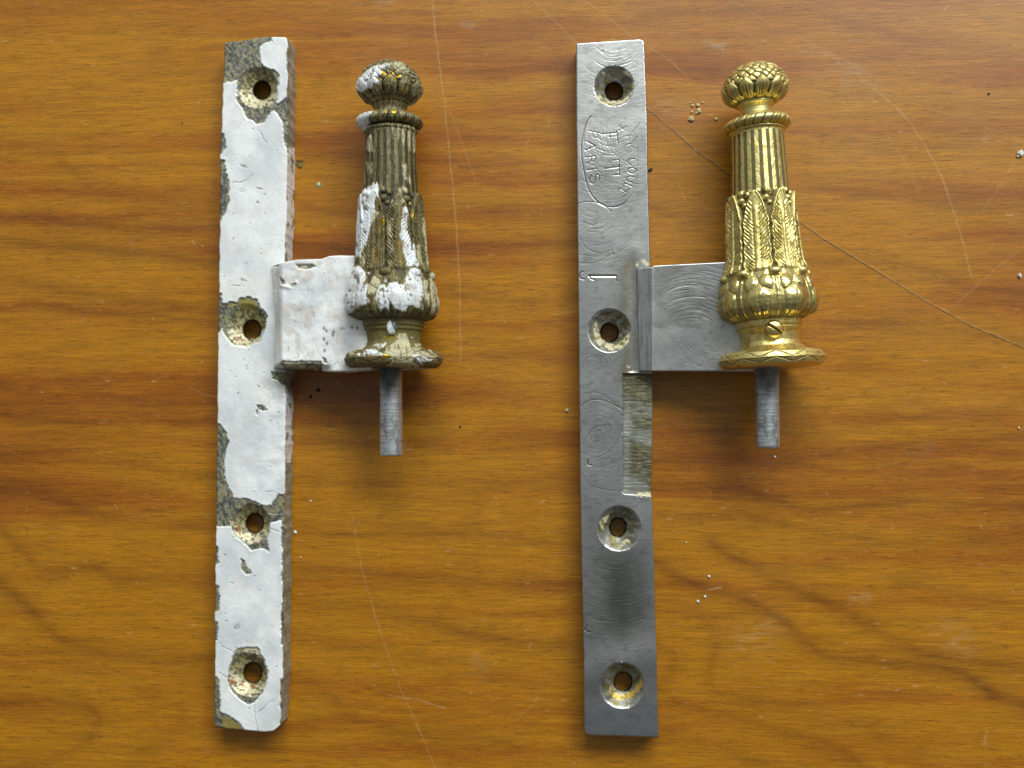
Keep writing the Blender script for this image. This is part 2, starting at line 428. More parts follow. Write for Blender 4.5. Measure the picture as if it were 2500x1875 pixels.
# ------------------------------------------------------------------ slabs (mounting bars and arms)
def slab(name, parent, mat, left, right, top, bot, step, relief, paint, z0, bev, holes=(), label=None):
    """left/right: x at relative height v; top/bot: y at relative width u (photo positions of the upper edge)"""
    yl = [p[0] for p in left]; hgt = max(bot[-1][1], bot[0][1]) - min(top[0][1], top[-1][1])
    wid = right[0][1] - left[0][1]
    nv = int(hgt / step) + 1; nu = int(wid / step) + 1
    u = np.linspace(0, 1, nu)[None, :]; v = np.linspace(0, 1, nv)[:, None]
    T = np.interp(u, [p[0] for p in top], [p[1] for p in top]); B = np.interp(u, [p[0] for p in bot], [p[1] for p in bot])
    Y = T + (B - T) * v
    Lx = np.interp(Y, yl, [p[1] for p in left]); Rx = np.interp(Y, [p[0] for p in right], [p[1] for p in right])
    X = Lx + (Rx - Lx) * u
    for (ox, oy, orx, ory, ix, iy, irx, iry, zi) in holes:             # pull the mesh onto the rims
        for cx, cy, rx, ry in ((ix, iy, irx + .9, iry + .9), (ox, oy, orx, ory)):
            r = np.hypot((X - cx) / rx, (Y - cy) / ry)
            m = np.abs(r - 1) * min(rx, ry) < step * .55
            X = np.where(m, cx + (X - cx) / np.maximum(r, 1e-6), X); Y = np.where(m, cy + (Y - cy) / np.maximum(r, 1e-6), Y)
    Z = relief(X, Y)
    dl = (X - Lx); dr = (Rx - X); dt = (Y - T); db = (B - Y)
    for d, b in ((dl, bev[0]), (dr, bev[1]), (dt, bev[2]), (db, bev[3])):
        if b > 0:
            q = np.clip(1 - d / b, 0, 1); Z = Z - b * (1 - np.sqrt(1 - q * q * .98))
    keepv = np.ones(X.shape, bool); inhole = np.zeros(X.shape)
    for (ox, oy, orx, ory, ix, iy, irx, iry, zi) in holes:
        lo = np.zeros(X.shape); hi = np.ones(X.shape)
        ro = np.hypot((X - ox) / orx, (Y - oy) / ory)
        for _ in range(14):                                            # which circle of the cone passes here
            t = (lo + hi) / 2
            r = np.hypot((X - (ix + (ox - ix) * t)) / (irx + (orx - irx) * t), (Y - (iy + (oy - iy) * t)) / (iry + (ory - iry) * t))
            lo = np.where(r > 1, t, lo); hi = np.where(r > 1, hi, t)
        cone = zi + (Z - zi) * (.12 * t + .88 * t ** 1.15)
        m = ro < 1
        nz = 1.6 * (fbm(X / 9, Y / 9, int(ox), 3) - .5)
        Z = np.where(m, np.minimum(Z, cone + nz), Z)
        ri = np.hypot((X - ix) / (irx + .9), (Y - iy) / (iry + .9))
        Z = np.where(ri < .985, z0 + .5, Z)
        keepv &= ~(ri < .9)
        inhole = np.maximum(inhole, np.where(m, 1 - t, 0) * (ro < 1))
    W = P(X, Y, Z)
    kw = 8
    ii = np.clip(np.arange(-kw, nv + kw), 0, nv - 1); jj = np.clip(np.arange(-kw, nu + kw), 0, nu - 1)
    di = np.maximum(np.maximum(-np.arange(-kw, nv + kw), np.arange(-kw, nv + kw) - (nv - 1)), 0)
    dj = np.maximum(np.maximum(-np.arange(-kw, nu + kw), np.arange(-kw, nu + kw) - (nu - 1)), 0)
    D = np.maximum(di[:, None], dj[None, :]) / kw
    W2 = W[np.ix_(ii, jj)].copy()
    XX = X[np.ix_(ii, jj)]; YY = Y[np.ix_(ii, jj)]
    W2[..., 2] = W2[..., 2] * (1 - D) + z0 * D
    ipx, ipy = project(W2)
    # slight waviness of the walls
    wob = (fbm(YY / 24, W2[..., 2] / 20 + XX / 24, 71, 3) - .5) * 2.0 * (D > 0)
    W2[..., 0] += wob * np.sign(np.arange(-kw, nu + kw) - nu / 2)[None, :] * (dj[None, :] > 0)
    W2[..., 1] += wob * (di[:, None] > 0)
    inh = inhole[np.ix_(ii, jj)]
    col, rmb = paint(ipx, ipy, W2[..., 2], D, inh)
    kv = keepv[np.ix_(ii, jj)]
    keep = kv[:-1, :-1] | kv[1:, :-1] | kv[:-1, 1:] | kv[1:, 1:]
    wi = (di[:-1] + di[1:]) > 0; wj = (dj[:-1] + dj[1:]) > 0
    keep &= ~(wi[:, None] & wj[None, :])
    return grid_mesh(name, W2, col, rmb, mat, parent, keep=keep, label=label)

A = crop(480, 60, 3.456); B_ = crop(480, 540, 3.456); C_ = crop(480, 900, 3.456); D_ = crop(480, 1380, 3.456)
WHITE = S(232, 232, 230); CREAM = S(214, 203, 168); YCREAM = S(196, 184, 120); GREYB = S(104, 102, 92); OLIVE = S(92, 82, 40); DKOL = S(50, 44, 22)

# -- painted bar
LB_BARE = [
    A([(180, 100), (620, 60), (640, 140), (560, 160), (520, 200), (530, 290), (560, 350), (640, 380), (690, 430), (680, 560), (670, 680), (700, 670), (760, 620),
       (768, 550), (770, 110), (760, 60), (900, 60), (900, 1130), (800, 1130), (770, 1080), (740, 1000), (730, 860), (690, 760), (650, 720), (620, 750), (570, 820),
       (500, 835), (430, 790), (370, 690), (340, 650), (350, 560), (340, 460), (230, 490), (180, 500)]),
    A([(170, 1140), (235, 1140), (240, 1250), (270, 1320), (270, 1500), (230, 1600), (170, 1680)]), A([(150, 900), (232, 930), (240, 990), (240, 1050), (205, 1090), (150, 1100)]),
    A([(808, 1240), (860, 1240), (860, 1500), (800, 1660), (800, 1500)]),
    B_([(765, 0), (900, 0), (900, 330), (780, 330), (775, 200)]),
    B_([(150, 600), (205, 620), (215, 700), (240, 710), (280, 680), (340, 690), (360, 655), (440, 640), (505, 665), (545, 735), (592, 800), (580, 880), (550, 930),
        (540, 1010), (430, 1062), (300, 1045), (240, 960), (210, 900), (195, 940), (150, 940)]),
    B_([(630, 1275), (820, 1275), (900, 1290), (900, 1500), (810, 1480), (775, 1400), (700, 1350), (640, 1320)]),  # patch below the arm, its blended shadow painted in as bare metal
    C_([(505, 310), (550, 308), (590, 350), (550, 362), (515, 340)]), C_([(505, 352), (520, 355), (510, 400), (500, 380)]),
    C_([(120, 470), (200, 475), (250, 540), (265, 620), (235, 720), (220, 820), (235, 900), (270, 1020), (310, 1090), (400, 1100), (480, 1115), (520, 1150),
        (560, 1162), (640, 1160), (655, 1110), (690, 1070), (740, 1075), (760, 1030), (790, 1010), (900, 1000), (900, 1750), (735, 1750), (730, 1550), (712, 1400), (725, 1270),
        (640, 1290), (610, 1320), (600, 1400), (600, 1480), (612, 1552), (540, 1510), (460, 1530), (430, 1490), (330, 1420), (300, 1340), (260, 1322), (190, 1330), (120, 1330)]),
    C_([(100, 1480), (170, 1500), (180, 1640), (100, 1700)]),
    C_([(370, 1610), (400, 1620), (430, 1680), (465, 1725), (420, 1735), (380, 1700)]),
    D_([(725, -50), (900, -50), (900, 1450), (715, 1400), (708, 960), (745, 955), (762, 830), (740, 700), (762, 680), (715, 660), (722, 300)]),
    D_([(100, 160), (182, 180), (190, 260), (188, 380), (160, 400), (100, 400)]), D_([(100, 470), (178, 475), (172, 640), (100, 660)]),
    D_([(100, 930), (180, 950), (192, 1100), (200, 1240), (280, 1272), (340, 1320), (405, 1400), (400, 1500), (100, 1500)]),
    D_([(330, 720), (370, 695), (510, 698), (555, 780), (600, 900), (592, 1000), (550, 1080), (480, 1160), (430, 1170), (350, 1110), (290, 1050), (265, 950), (275, 870), (310, 780)]),
]
LB_CREAM = [B_([(250, 960), (300, 900), (380, 960), (420, 1000), (540, 960), (570, 1000), (520, 1060), (400, 1080), (290, 1050)]),
            C_([(260, 1290), (330, 1250), (350, 1330), (400, 1380), (500, 1400), (580, 1340), (605, 1400), (540, 1450), (480, 1490), (380, 1450), (310, 1370)]),
            D_([(270, 900), (330, 880), (400, 980), (480, 1020), (560, 1000), (600, 950), (570, 1060), (490, 1120), (360, 1100), (290, 1020)]),
            A([(360, 560), (470, 600), (560, 650), (680, 560), (670, 640), (600, 700), (440, 700), (370, 660)]), D_([(330, 725), (370, 700), (505, 702), (540, 780), (480, 760), (400, 740)])]
LB_YEL = [D_([(210, 1270), (280, 1280), (340, 1325), (395, 1385), (230, 1380)]), B_([(350, 660), (440, 645), (500, 670), (520, 730), (440, 760), (350, 720)]), B_([(240, 710), (280, 690), (340, 700), (300, 740)])]
LB_RUST = [C_([(345, 1330), (370, 1320), (380, 1400), (355, 1390)]), D_([(280, 960), (320, 970), (330, 1000), (290, 1010)]), D_([(450, 1010), (500, 1000), (480, 1040)]),
           B_([(340, 980), (380, 985), (380, 1010), (345, 1005)]), D_([(380, 960), (400, 1010), (380, 1030)]), D_([(540, 960), (560, 940), (550, 990)])]
LB_CRACK = [D_([(190, 660), (320, 740)]), D_([(485, 1180), (500, 1280), (518, 1400)]), D_([(520, 1240), (640, 1140)]), A([(520, 880), (590, 1000)]), A([(300, 1340), (430, 1310), (480, 1260)]),
            C_([(570, 1042), (650, 1040), (720, 1075), (750, 1065)]), C_([(600, 1210), (650, 1220), (720, 1225)]), C_([(610, 1350), (690, 1380), (720, 1380)]),
            D_([(190, 900), (270, 960)]), B_([(690, 640), (690, 1000), (700, 1150)])]
rsl = random.Random(12)
LB_NICK = [(rsl.uniform(545, 690), rsl.uniform(280, 1760), rsl.uniform(1.5, 4.5), rsl.uniform(1.2, 2.6), rsl.uniform(-1, 1)) for _ in range(60)] + \
          [(480 + 395 / 3.456, 60 + 1195 / 3.456, 10, 3.5, .3), (480 + 380 / 3.456, 60 + 1400 / 3.456, 6, 5, 0), (480 + 530 / 3.456, 60 + 1385 / 3.456, 9, 3, .2), (480 + 515 / 3.456, 60 + 1500 / 3.456, 5, 4, .5),
           (480 + 385 / 3.456, 540 + 495 / 3.456, 5, 4, .2), (480 + 340 / 3.456, 540 + 545 / 3.456, 16, 2, .05), (480 + 340 / 3.456, 1380 + 520 / 3.456, 9, 7, -.5), (480 + 520 / 3.456, 900 + 150 / 3.456, 5, 3, .3), (480 + 295 / 3.456, 1380 + 150 / 3.456, 5, 2, 0)]

def bare_metal(px, py, seed, z=0):
    wx = 9 * fbm(px / 9, py / 9, seed + 8, 2); n = fbm((px + wx) / 5.0 + z / 7, (py + wx * 1.7) / 7.5, seed, 4, .6); n2 = fbm(px / 5, py / 5, seed + 3, 3)
    c = mix(S(92, 92, 86), S(134, 132, 120), sstep(.35, .65, n2))
    c = mix(c, YCREAM * .85, sstep(.50, .66, n) * .42)
    c = mix(c, DKOL, sstep(.42, .34, n) * .6)
    return c

def left_mask(px, py):
    jx = px + 12 * (fbm(px / 14, py / 14, 101, 5, .66) - .5); jy = py + 12 * (fbm(px / 14 + 40, py / 14, 103, 5, .66) - .5)
    sd = multi_sd(jx, jy, LB_BARE)
    return sd, jx, jy

def left_relief(X, Y):
    sd, jx, jy = left_mask(X, Y)
    z = 62.0 + 4.2 * sstep(0, 2.6, sd) + .4 * np.exp(-((sd - 4) / 3.0) ** 2) * (sd > 0)
    z += 5.0 * (fbm(X / 90, Y / 90, 111, 3) - .5) + 1.1 * (fbm(X / 24, Y / 30, 112, 2) - .5) + .35 * (fbm(X / 6, Y / 6, 113, 2) - .5)
    # rough, lumpy paint near the arm and on the right below it
    z += 6 * (fbm(X / 28, Y / 28, 118, 3) - .5) * np.exp(-((X - 690) / 60) ** 2) * (sstep(880, 960, Y) - sstep(1150, 1260, Y))
    z += 7 * np.exp(-((X - 700) / 45) ** 2) * sstep(600, 650, Y) * (1 - sstep(905, 950, Y))   # swells into the arm
    for (nx, ny, a_, b_, an) in LB_NICK:
        m = (abs(X - nx) < 18) & (abs(Y - ny) < 18)
        xr = (X[m] - nx) * math.cos(an) + (Y[m] - ny) * math.sin(an); yr = -(X[m] - nx) * math.sin(an) + (Y[m] - ny) * math.cos(an)
        d = np.hypot(xr / a_, yr / b_)
        z[m] -= 1.2 * np.exp(-d ** 2) - .2 * np.exp(-((d - 1.6) / .5) ** 2)
    for ln in LB_CRACK:
        z -= 1.3 * np.exp(-(seg_dist(jx, jy, ln) / 1.3) ** 2)
    return z

def white_paint(px, py, seed):
    c = mix(WHITE, S(208, 211, 212), sstep(.3, .75, fbm(px / 50, py / 70, seed, 4)))
    c = mix(c, S(212, 204, 194), .30 * sstep(.56, .74, fbm(px / 34, py / 34, seed + 5, 4)))
    c = mix(c, S(150, 140, 128), .8 * sstep(.76, .84, fbm(px / 6, py / 4, seed + 9, 4, .7)))
    return c

def left_paint(px, py, z, D, inh):
    sd, jx, jy = left_mask(px, py)
    c = white_paint(px, py, 121)
    rim = np.exp(-((sd - 1.0) / 2.2) ** 2)
    c = mix(c, CREAM, .30 * rim * sstep(.4, .6, fbm(px / 18, py / 18, 129, 2)))
    b = bare_metal(px, py, 131, z)
    b = mix(b, mix(YCREAM, OLIVE, sstep(.40, .60, fbm(px / 6, py / 6, 141, 4))), np.clip(inh * 3, 0, 1) * .6)
    b = mix(b, S(50, 36, 18), sstep(.86, .99, inh) * .9)  # shade down the hole painted as a dark brown wall
    sdc = multi_sd(jx, jy, LB_CREAM)
    cr = mix(CREAM, mix(OLIVE, GREYB, .5), sstep(.50, .60, fbm(px / 7, py / 5, 145, 4, .6)))
    b = mix(b, cr, (1 - sstep(-2, 2, sdc)) * .9)
    b = mix(b, S(150, 136, 62), (1 - sstep(-2, 1, multi_sd(jx, jy, LB_YEL))) * .8)
    b = mix(b, S(150, 84, 30), (1 - sstep(-1, 2, multi_sd(jx, jy, LB_RUST))) * .75)
    pm = sstep(-.6, .8, sd)
    # side walls: mostly bare, worn, with white runs
    nw = fbm(py / 26, z / 20 + px / 30, 151, 4)
    wallwhite = sstep(.48, .56, nw) * (1 - sstep(.0, .9, D) * .4)
    wallwhite = np.where((py > 360) & (py < 1130), np.maximum(wallwhite, sstep(.30, .38, nw)), wallwhite * .2)
    pm = np.where((D > 0.02), wallwhite * (sd > -30), pm)
    b = mix(b, S(160, 158, 140), (D > .02) * .6)
    c = mix(b, c, pm)
    for (nx, ny, a_, b_, an) in LB_NICK:
        m = (abs(px - nx) < 18) & (abs(py - ny) < 18)
        xr = (px[m] - nx) * math.cos(an) + (py[m] - ny) * math.sin(an); yr = -(px[m] - nx) * math.sin(an) + (py[m] - ny) * math.cos(an)
        n_ = fbm(px[m] / 4, py[m] / 4, 19, 2)
        c[m] = mix(c[m], S(140, 134, 118), .75 * np.exp(-(np.hypot(xr / a_, yr / b_) * 1.1) ** 4) * (n_ > .35))
    for ln in LB_CRACK:
        c = mix(c, S(120, 112, 100), .55 * np.exp(-(seg_dist(jx, jy, ln) / 1.1) ** 2))
    # olive patch under the arm: grime and the arm's shade painted together
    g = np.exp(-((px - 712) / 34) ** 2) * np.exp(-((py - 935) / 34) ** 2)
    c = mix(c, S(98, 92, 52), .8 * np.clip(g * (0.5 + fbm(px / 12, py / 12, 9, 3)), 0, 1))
    rough = .42 - .12 * pm + .1 * fbm(px / 20, py / 20, 7)
    rmb = np.stack([rough, .25 * (1 - pm), .12 + .5 * (1 - pm)], -1)
    return c, rmb

hinge_l = root("hinge", 620, 940, "old hinge half thickly covered in flaking white paint, its brown tarnished finial showing through",
               "hinge", "two matching finial hinge halves before and after cleaning")
e_r = lambda Y_: np.interp(Y_, [95, 110, 300, 385, 480, 540, 630, 915, 1020, 1380, 1500, 1600, 1720, 1755, 1775, 1792],
                           [703, 704, 703, 702, 700, 699, 695, 699, 697, 694, 692, 690, 688, 687, 684, 676])
ysr = list(range(90, 1800, 6))
nzr = fbm(np.array(ysr) / 15.0, np.zeros(len(ysr)), 161, 3)
right_l = [(y, float(e_r(y)) + 5 * (nzr[i] - .5)) for i, y in enumerate(ysr)]
nzl = fbm(np.array(ysr) / 17.0, np.zeros(len(ysr)) + 5, 163, 3)
left_l = [(y, float(np.interp(y, [100, 200, 300, 385, 540, 700, 840, 1020, 1380, 1500, 1650, 1775], [549, 545, 542, 538, 537, 535, 532, 531, 526, 525, 525, 523])) + 4 * (nzl[i] - .5)) for i, y in enumerate(ysr)]
HL = [(629, 212, 49, 50, 640, 220.6, 20.5, 22.5, 41), (600, 792, 49, 52, 616, 805, 21.5, 24, 41), (615, 1279, 45, 50, 622.6, 1277, 21, 24, 41), (604.5, 1646, 47, 54, 618, 1642, 22.5, 25, 41)]
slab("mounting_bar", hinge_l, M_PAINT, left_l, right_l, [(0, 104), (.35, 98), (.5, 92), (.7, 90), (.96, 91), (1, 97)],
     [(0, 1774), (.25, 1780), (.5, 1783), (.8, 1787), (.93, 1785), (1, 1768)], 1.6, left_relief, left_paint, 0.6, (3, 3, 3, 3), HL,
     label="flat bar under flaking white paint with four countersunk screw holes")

# -- painted arm
def arm_l_mask(px, py):
    jx = px + 7 * (fbm(px / 16, py / 16, 201, 4, .6) - .5); jy = py + 7 * (fbm(px / 16 + 40, py / 16, 203, 4, .6) - .5)
    return multi_sd(jx, jy, [B_([(665, 1245), (720, 1180), (900, 1188), (1050, 1182), (1062, 1245), (1040, 1300), (650, 1300)]), B_([(700, 480), (740, 505), (750, 530), (715, 530)]), B_([(790, 540), (840, 520), (830, 545), (800, 560)]),
                             B_([(840, 370), (960, 365), (1000, 385), (900, 410), (850, 400)]), B_([(1055, 1150), (1090, 1160), (1105, 1195), (1080, 1195)]),
                             B_([(640, 340), (700, 350), (690, 385), (640, 380)])]), jx, jy

def arm_l_relief(X, Y):
    sd, jx, jy = arm_l_mask(X, Y)
    z = 66 + 59 * sstep(655, 692, X) ** .8 + 4 * sstep(0, 2.5, sd) - 4
    z += 24 * sstep(835, 885, X) * sstep(640, 690, Y)
    z += 4 * (fbm(X / 60, Y / 60, 211, 3) - .5) + 2.4 * (fbm(X / 20, Y / 20, 212, 2) - .5) + .6 * (fbm(X / 5, Y / 5, 213, 2) - .5)
    z -= 26 * sstep(886, 906, Y) * (1 - sstep(785, 815, X))
    z += 3.5 * np.exp(-(seg_dist(X, Y, B_([(720, 545), (790, 560), (840, 520)])) / 5) ** 2)
    z -= 1.5 * np.exp(-(seg_dist(jx, jy, B_([(695, 620), (690, 800), (700, 1150)])) / 2.0) ** 2)
    return z

def arm_l_paint(px, py, z, D, inh):
    sd, jx, jy = arm_l_mask(px, py)
    c = white_paint(px, py, 221)
    c = mix(c, S(196, 180, 168), .55 * sstep(.50, .68, fbm(px / 26, py / 40, 225, 4)) * (1 - .5 * sstep(760, 830, px)))
    c = mix(c, S(152, 128, 96), .7 * sstep(.68, .78, fbm(px / 8, py / 9, 227, 4, .6)) * sstep(.45, .6, fbm(px / 50, py / 60, 229, 2)))
    for q in B_([(1095, 925), (1155, 935), (1075, 995), (1100, 1030), (1080, 1090), (1085, 1170), (1310, 895), (1355, 900), (1075, 905), (1150, 960)]):
        d = np.hypot((px - q[0]) / 3.2, (py - q[1]) / 5.0)
        c = mix(c, S(104, 60, 52), .8 * np.exp(-d ** 4))
    c = mix(c, S(170, 150, 120), .35 * np.exp(-(seg_dist(jx, jy, B_([(690, 380), (690, 640), (690, 1000), (700, 1180)])) / 2.5) ** 2))
    b = bare_metal(px, py, 231)
    b = mix(b, CREAM * .8, sstep(.55, .6, fbm(px / 14, py / 8, 233, 3)))
    pm = sstep(-.6, .8, sd)
    pm = np.where(D > .05, pm * (sstep(.35, .5, fbm(px / 20, py / 12, 237, 3)) * (1 - sstep(.25, .8, D))), pm)
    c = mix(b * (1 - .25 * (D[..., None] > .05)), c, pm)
    rmb = np.stack([.34 + .1 * fbm(px / 20, py / 20, 7), .1 * (1 - pm), .18 + .3 * (1 - pm)], -1)
    return c, rmb
xl = 480 + 640 / 3.456
arm_top = [(0, 650), (.12, 640), (.25, 634), (.5, 632), (.58, 625), (.68, 623.5), (1, 625)]
slab("arm", hinge_l, M_PAINT, [(600, xl + 3), (647, xl - 2), (750, xl + 6), (880, xl + 8), (905, xl)], [(600, 905), (905, 905)], arm_top,
     [(0, 898), (.05, 901), (.4, 902), (.55, 907), (.72, 907), (1, 900)], 1.8, arm_l_relief, arm_l_paint, 52.0, (1, 0, 4, 3), label="short arm caked in white paint")

# ------------------------------------------------------------------ polished bar
E_ = crop(1380, 60, 3.456); F_ = crop(1380, 540, 3.456); G_ = crop(1380, 900, 3.456); K_ = crop(1380, 1380, 3.456)
T1 = crop(1400, 270, 11.06); T2 = crop(1400, 380, 11.06)
STAMP = [  # (points, half width, depth) - single strokes cut into the steel
    (T1([(410, 545), (700, 605)]), 1.1, 1.5), (T1([(520, 590), (515, 690), (570, 740), (640, 725), (660, 610)]), 1.0, 1.3),       # P
    (T1([(345, 830), (600, 955), (330, 1075)]), 1.3, 1.9), (T1([(440, 890), (430, 1020)]), 1.1, 1.5),                             # A
    (T1([(320, 1265), (595, 1232)]), 1.2, 1.8), (T1([(480, 1260), (480, 1350), (540, 1385), (590, 1340), (590, 1240)]), 1.1, 1.5), (T1([(475, 1370), (355, 1445)]), 1.2, 1.8),  # R
    (T1([(365, 1615), (630, 1560)]), 1.3, 1.8),                                                                                  # I
    (smooth_line(T2([(490, 530), (435, 610), (440, 700), (510, 755), (575, 700), (580, 600), (640, 500), (695, 560), (690, 665)]), 5), 1.3, 1.9),  # S
    (T1([(765, 640), (1160, 598)]), 1.2, 1.9), (T1([(1160, 545), (1195, 885)]), 1.2, 2.0), (T1([(985, 640), (990, 790)]), 1.2, 1.4), (T1([(770, 595), (780, 690)]), 1.0, 1.2),  # F
    (T2([(1225, 110), (1240, 530)]), 1.2, 1.7), (T2([(835, 355), (1235, 305)]), 1.3, 2.0), (T2([(1060, 130), (1225, 112)]), 1.1, 1.4), (T2([(1085, 525), (1240, 515)]), 1.3, 1.8), (T2([(835, 300), (840, 470)]), 1.0, 1.2),  # T
    (smooth_line(T2([(1680, 95), (1560, 90), (1470, 130), (1490, 220), (1560, 250)]), 4), 1.1, 1.6),                              # C
    (smooth_line(T2([(1600, 320), (1500, 340), (1465, 390), (1500, 450), (1580, 480), (1660, 440), (1680, 380), (1600, 320)]), 4), 1.1, 1.7),   # O
    (smooth_line(T2([(1635, 580), (1500, 560), (1440, 610), (1450, 690), (1600, 730)]), 4), 1.1, 1.6),                            # U
    (T2([(1330, 840), (1390, 745), (1590, 840)]), 1.1, 1.6),                                                                     # L
    (T2([(1190, 970), (1270, 890), (1420, 985), (1520, 880)]), 1.1, 1.6), (T2([(1330, 1020), (1400, 985)]), 1.0, 1.2), (T2([(1345, 1110), (1450, 1040)]), 1.2, 1.5),
    (smooth_line(T1([(1260, 390), (1265, 460), (1340, 475), (1430, 430)]), 4), 1.0, 1.3), (smooth_line(T1([(1210, 545), (1300, 500), (1380, 520)]), 4), 1.0, 1.3),
    (T1([(1410, 700), (1560, 665)]), 1.0, 1.3), (smooth_line(T1([(1490, 690), (1510, 780), (1470, 830)]), 4), 1.0, 1.2),
    (T1([(1430, 925), (1580, 890), (1720, 700)]), 1.0, 1.5), (T1([(1560, 930), (1580, 1000), (1640, 1005)]), 1.0, 1.2), (T1([(1600, 590), (1800, 330)]), 1.1, 1.3),
    (smooth_line([(1443, 284), (1433, 297), (1427, 315), (1422, 335), (1419, 360), (1420, 385), (1423, 405), (1428, 430), (1434, 455), (1443, 474), (1455, 489), (1470, 500), (1487, 505), (1505, 505), (1520, 499), (1530, 490)], 3), 1.3, 1.9),
    (smooth_line([(1530, 490), (1545, 470), (1553, 440), (1556, 400), (1556, 360)], 3), 1.0, .6),
    (smooth_line([(1411, 497), (1430, 493), (1455, 494), (1475, 503), (1487, 511), (1491, 518)], 3), 1.1, 1.2),
    (F_([(200, 462), (425, 462)]), 2.2, 3.2), (F_([(200, 466), (215, 486), (240, 494)]), 1.6, 2.4), (F_([(430, 460), (432, 506)]), 1.3, 2.0),        # the 1 and its serif
    (smooth_line(F_([(152, 424), (128, 438), (120, 462), (134, 486), (160, 490)]), 4), 1.5, 2.0),
    (K_([(185, 505), (165, 540), (195, 568), (210, 560)]), 1.6, 2.4), (G_([(190, 770), (190, 810), (225, 815)]), 1.6, 2.0),
    (F_([(400, 262), (405, 285)]), 1.4, 1.5), (F_([(800, 1165), (812, 1180)]), 1.6, 2.0), (E_([(315, 222), (318, 226)]), 2.2, 1.5),
    (smooth_line(G_([(130, 320), (200, 270), (300, 265), (400, 300), (480, 345)]), 4), 1.1, 1.2), (smooth_line(G_([(150, 210), (250, 200), (330, 225), (400, 280), (470, 340)]), 4), 1.0, 1.0),
    (smooth_line(G_([(480, 480), (440, 600), (340, 720), (210, 760), (185, 780), (200, 815), (300, 825), (400, 800), (480, 750)]), 4), 1.0, .8),
    (smooth_line(G_([(150, 640), (190, 560), (260, 490), (370, 475)]), 4), 1.0, .8), (smooth_line(G_([(140, 880), (200, 970), (330, 1020), (480, 1030)]), 4), 1.0, .9),
    (smooth_line(F_([(120, 130), (180, 230), (300, 270), (400, 240)]), 4), 1.0, .9), (smooth_line(F_([(120, 355), (250, 350), (370, 290)]), 4), 1.0, .9),
]
rsc = random.Random(77)
ARCS = []
def family(cx, cy, r0, r1, a0, a1, n, clip, dep=(.25, .7), jit=10, span=(8, 30)):
    for _ in range(n):
        r = rsc.uniform(r0, r1); a = math.radians(rsc.uniform(a0, a1)); s = rsc.uniform(*span) / r
        ox, oy = cx + rsc.uniform(-jit, jit), cy + rsc.uniform(-jit, jit)
        pts = [(ox + r * math.cos(a + s * k / 3), oy + r * math.sin(a + s * k / 3)) for k in range(-3, 4)]
        if all(clip[0] < p[0] < clip[2] and clip[1] < p[1] < clip[3] for p in pts):
            ARCS.append((pts, rsc.uniform(.7, 1.1), rsc.uniform(*dep)))
BC = (1405, 90, 1610, 1805)
family(1490, 300, 30, 215, 35, 140, 330, (1410, 255, 1580, 545), (.2, .6))
family(1500, 90, 40, 170, 15, 120, 200, (1410, 98, 1578, 260))
family(1560, 330, 60, 170, 40, 190, 120, (1410, 98, 1578, 470))
family(1445, 500, 20, 150, 20, 150, 150, (1411, 505, 1580, 700))
family(1450, 900, 20, 160, 200, 320, 120, (1412, 700, 1515, 1000))
family(1460, 1060, 8, 130, 0, 360, 150, (1414, 930, 1518, 1220))
family(1500, 1330, 50, 330, 50, 130, 260, (1420, 1210, 1600, 1620))
family(1500, 900, 700, 1200, 85, 95, 110, (1424, 1500, 1606, 1800), (.15, .5))
AARC = []
_save = ARCS; ARCS = AARC
family(1690, 850, 60, 220, 235, 310, 240, (1600, 645, 1800, 790), (.25, .8), 8, (10, 45))
family(1740, 800, 50, 140, 20, 150, 130, (1600, 790, 1830, 902), (.2, .5), 8)
family(1690, 700, 400, 800, 80, 100, 60, (1600, 650, 1830, 902), (.1, .35))
ARCS = _save
AARC += [(smooth_line(F_([(840, 620), (920, 565), (1000, 545), (1120, 538), (1220, 550), (1330, 600)]), 4), 1.1, 1.2), (smooth_line(F_([(880, 515), (940, 475), (1060, 450), (1160, 460)]), 4), 1.0, .9),
         (smooth_line(F_([(850, 720), (920, 670), (1040, 640), (1180, 640)]), 4), 1.0, .9)]

def cut(X, Y, Z, strokes, gain=1.0):
    for pts, wd, dep in strokes:
        xs_ = [p[0] for p in pts]; ys_ = [p[1] for p in pts]
        sub = (X > min(xs_) - 8) & (X < max(xs_) + 8) & (Y > min(ys_) - 8) & (Y < max(ys_) + 8)
        if not sub.any():
            continue
        r, c = np.where(sub.any(1))[0], np.where(sub.any(0))[0]
        sl = (slice(r[0], r[-1] + 1), slice(c[0], c[-1] + 1))
        d = seg_dist(X[sl], Y[sl], pts)
        Z[sl] -= gain * dep * (np.exp(-(d / wd) ** 2) - .10 * np.exp(-((d - wd * 2.2) / wd) ** 2))
    return Z

def stroke_mask(X, Y, strokes, k=1.0):
    Z = np.zeros(X.shape)
    for pts, wd, dep in strokes:
        xs_ = [p[0] for p in pts]; ys_ = [p[1] for p in pts]
        sub = (X > min(xs_) - 8) & (X < max(xs_) + 8) & (Y > min(ys_) - 8) & (Y < max(ys_) + 8)
        if not sub.any():
            continue
        r, c = np.where(sub.any(1))[0], np.where(sub.any(0))[0]
        sl = (slice(r[0], r[-1] + 1), slice(c[0], c[-1] + 1))
        d = seg_dist(X[sl], Y[sl], pts)
        Z[sl] = np.maximum(Z[sl], min(dep * k, 1) * np.exp(-(d / (wd * .9)) ** 2))
    return Z

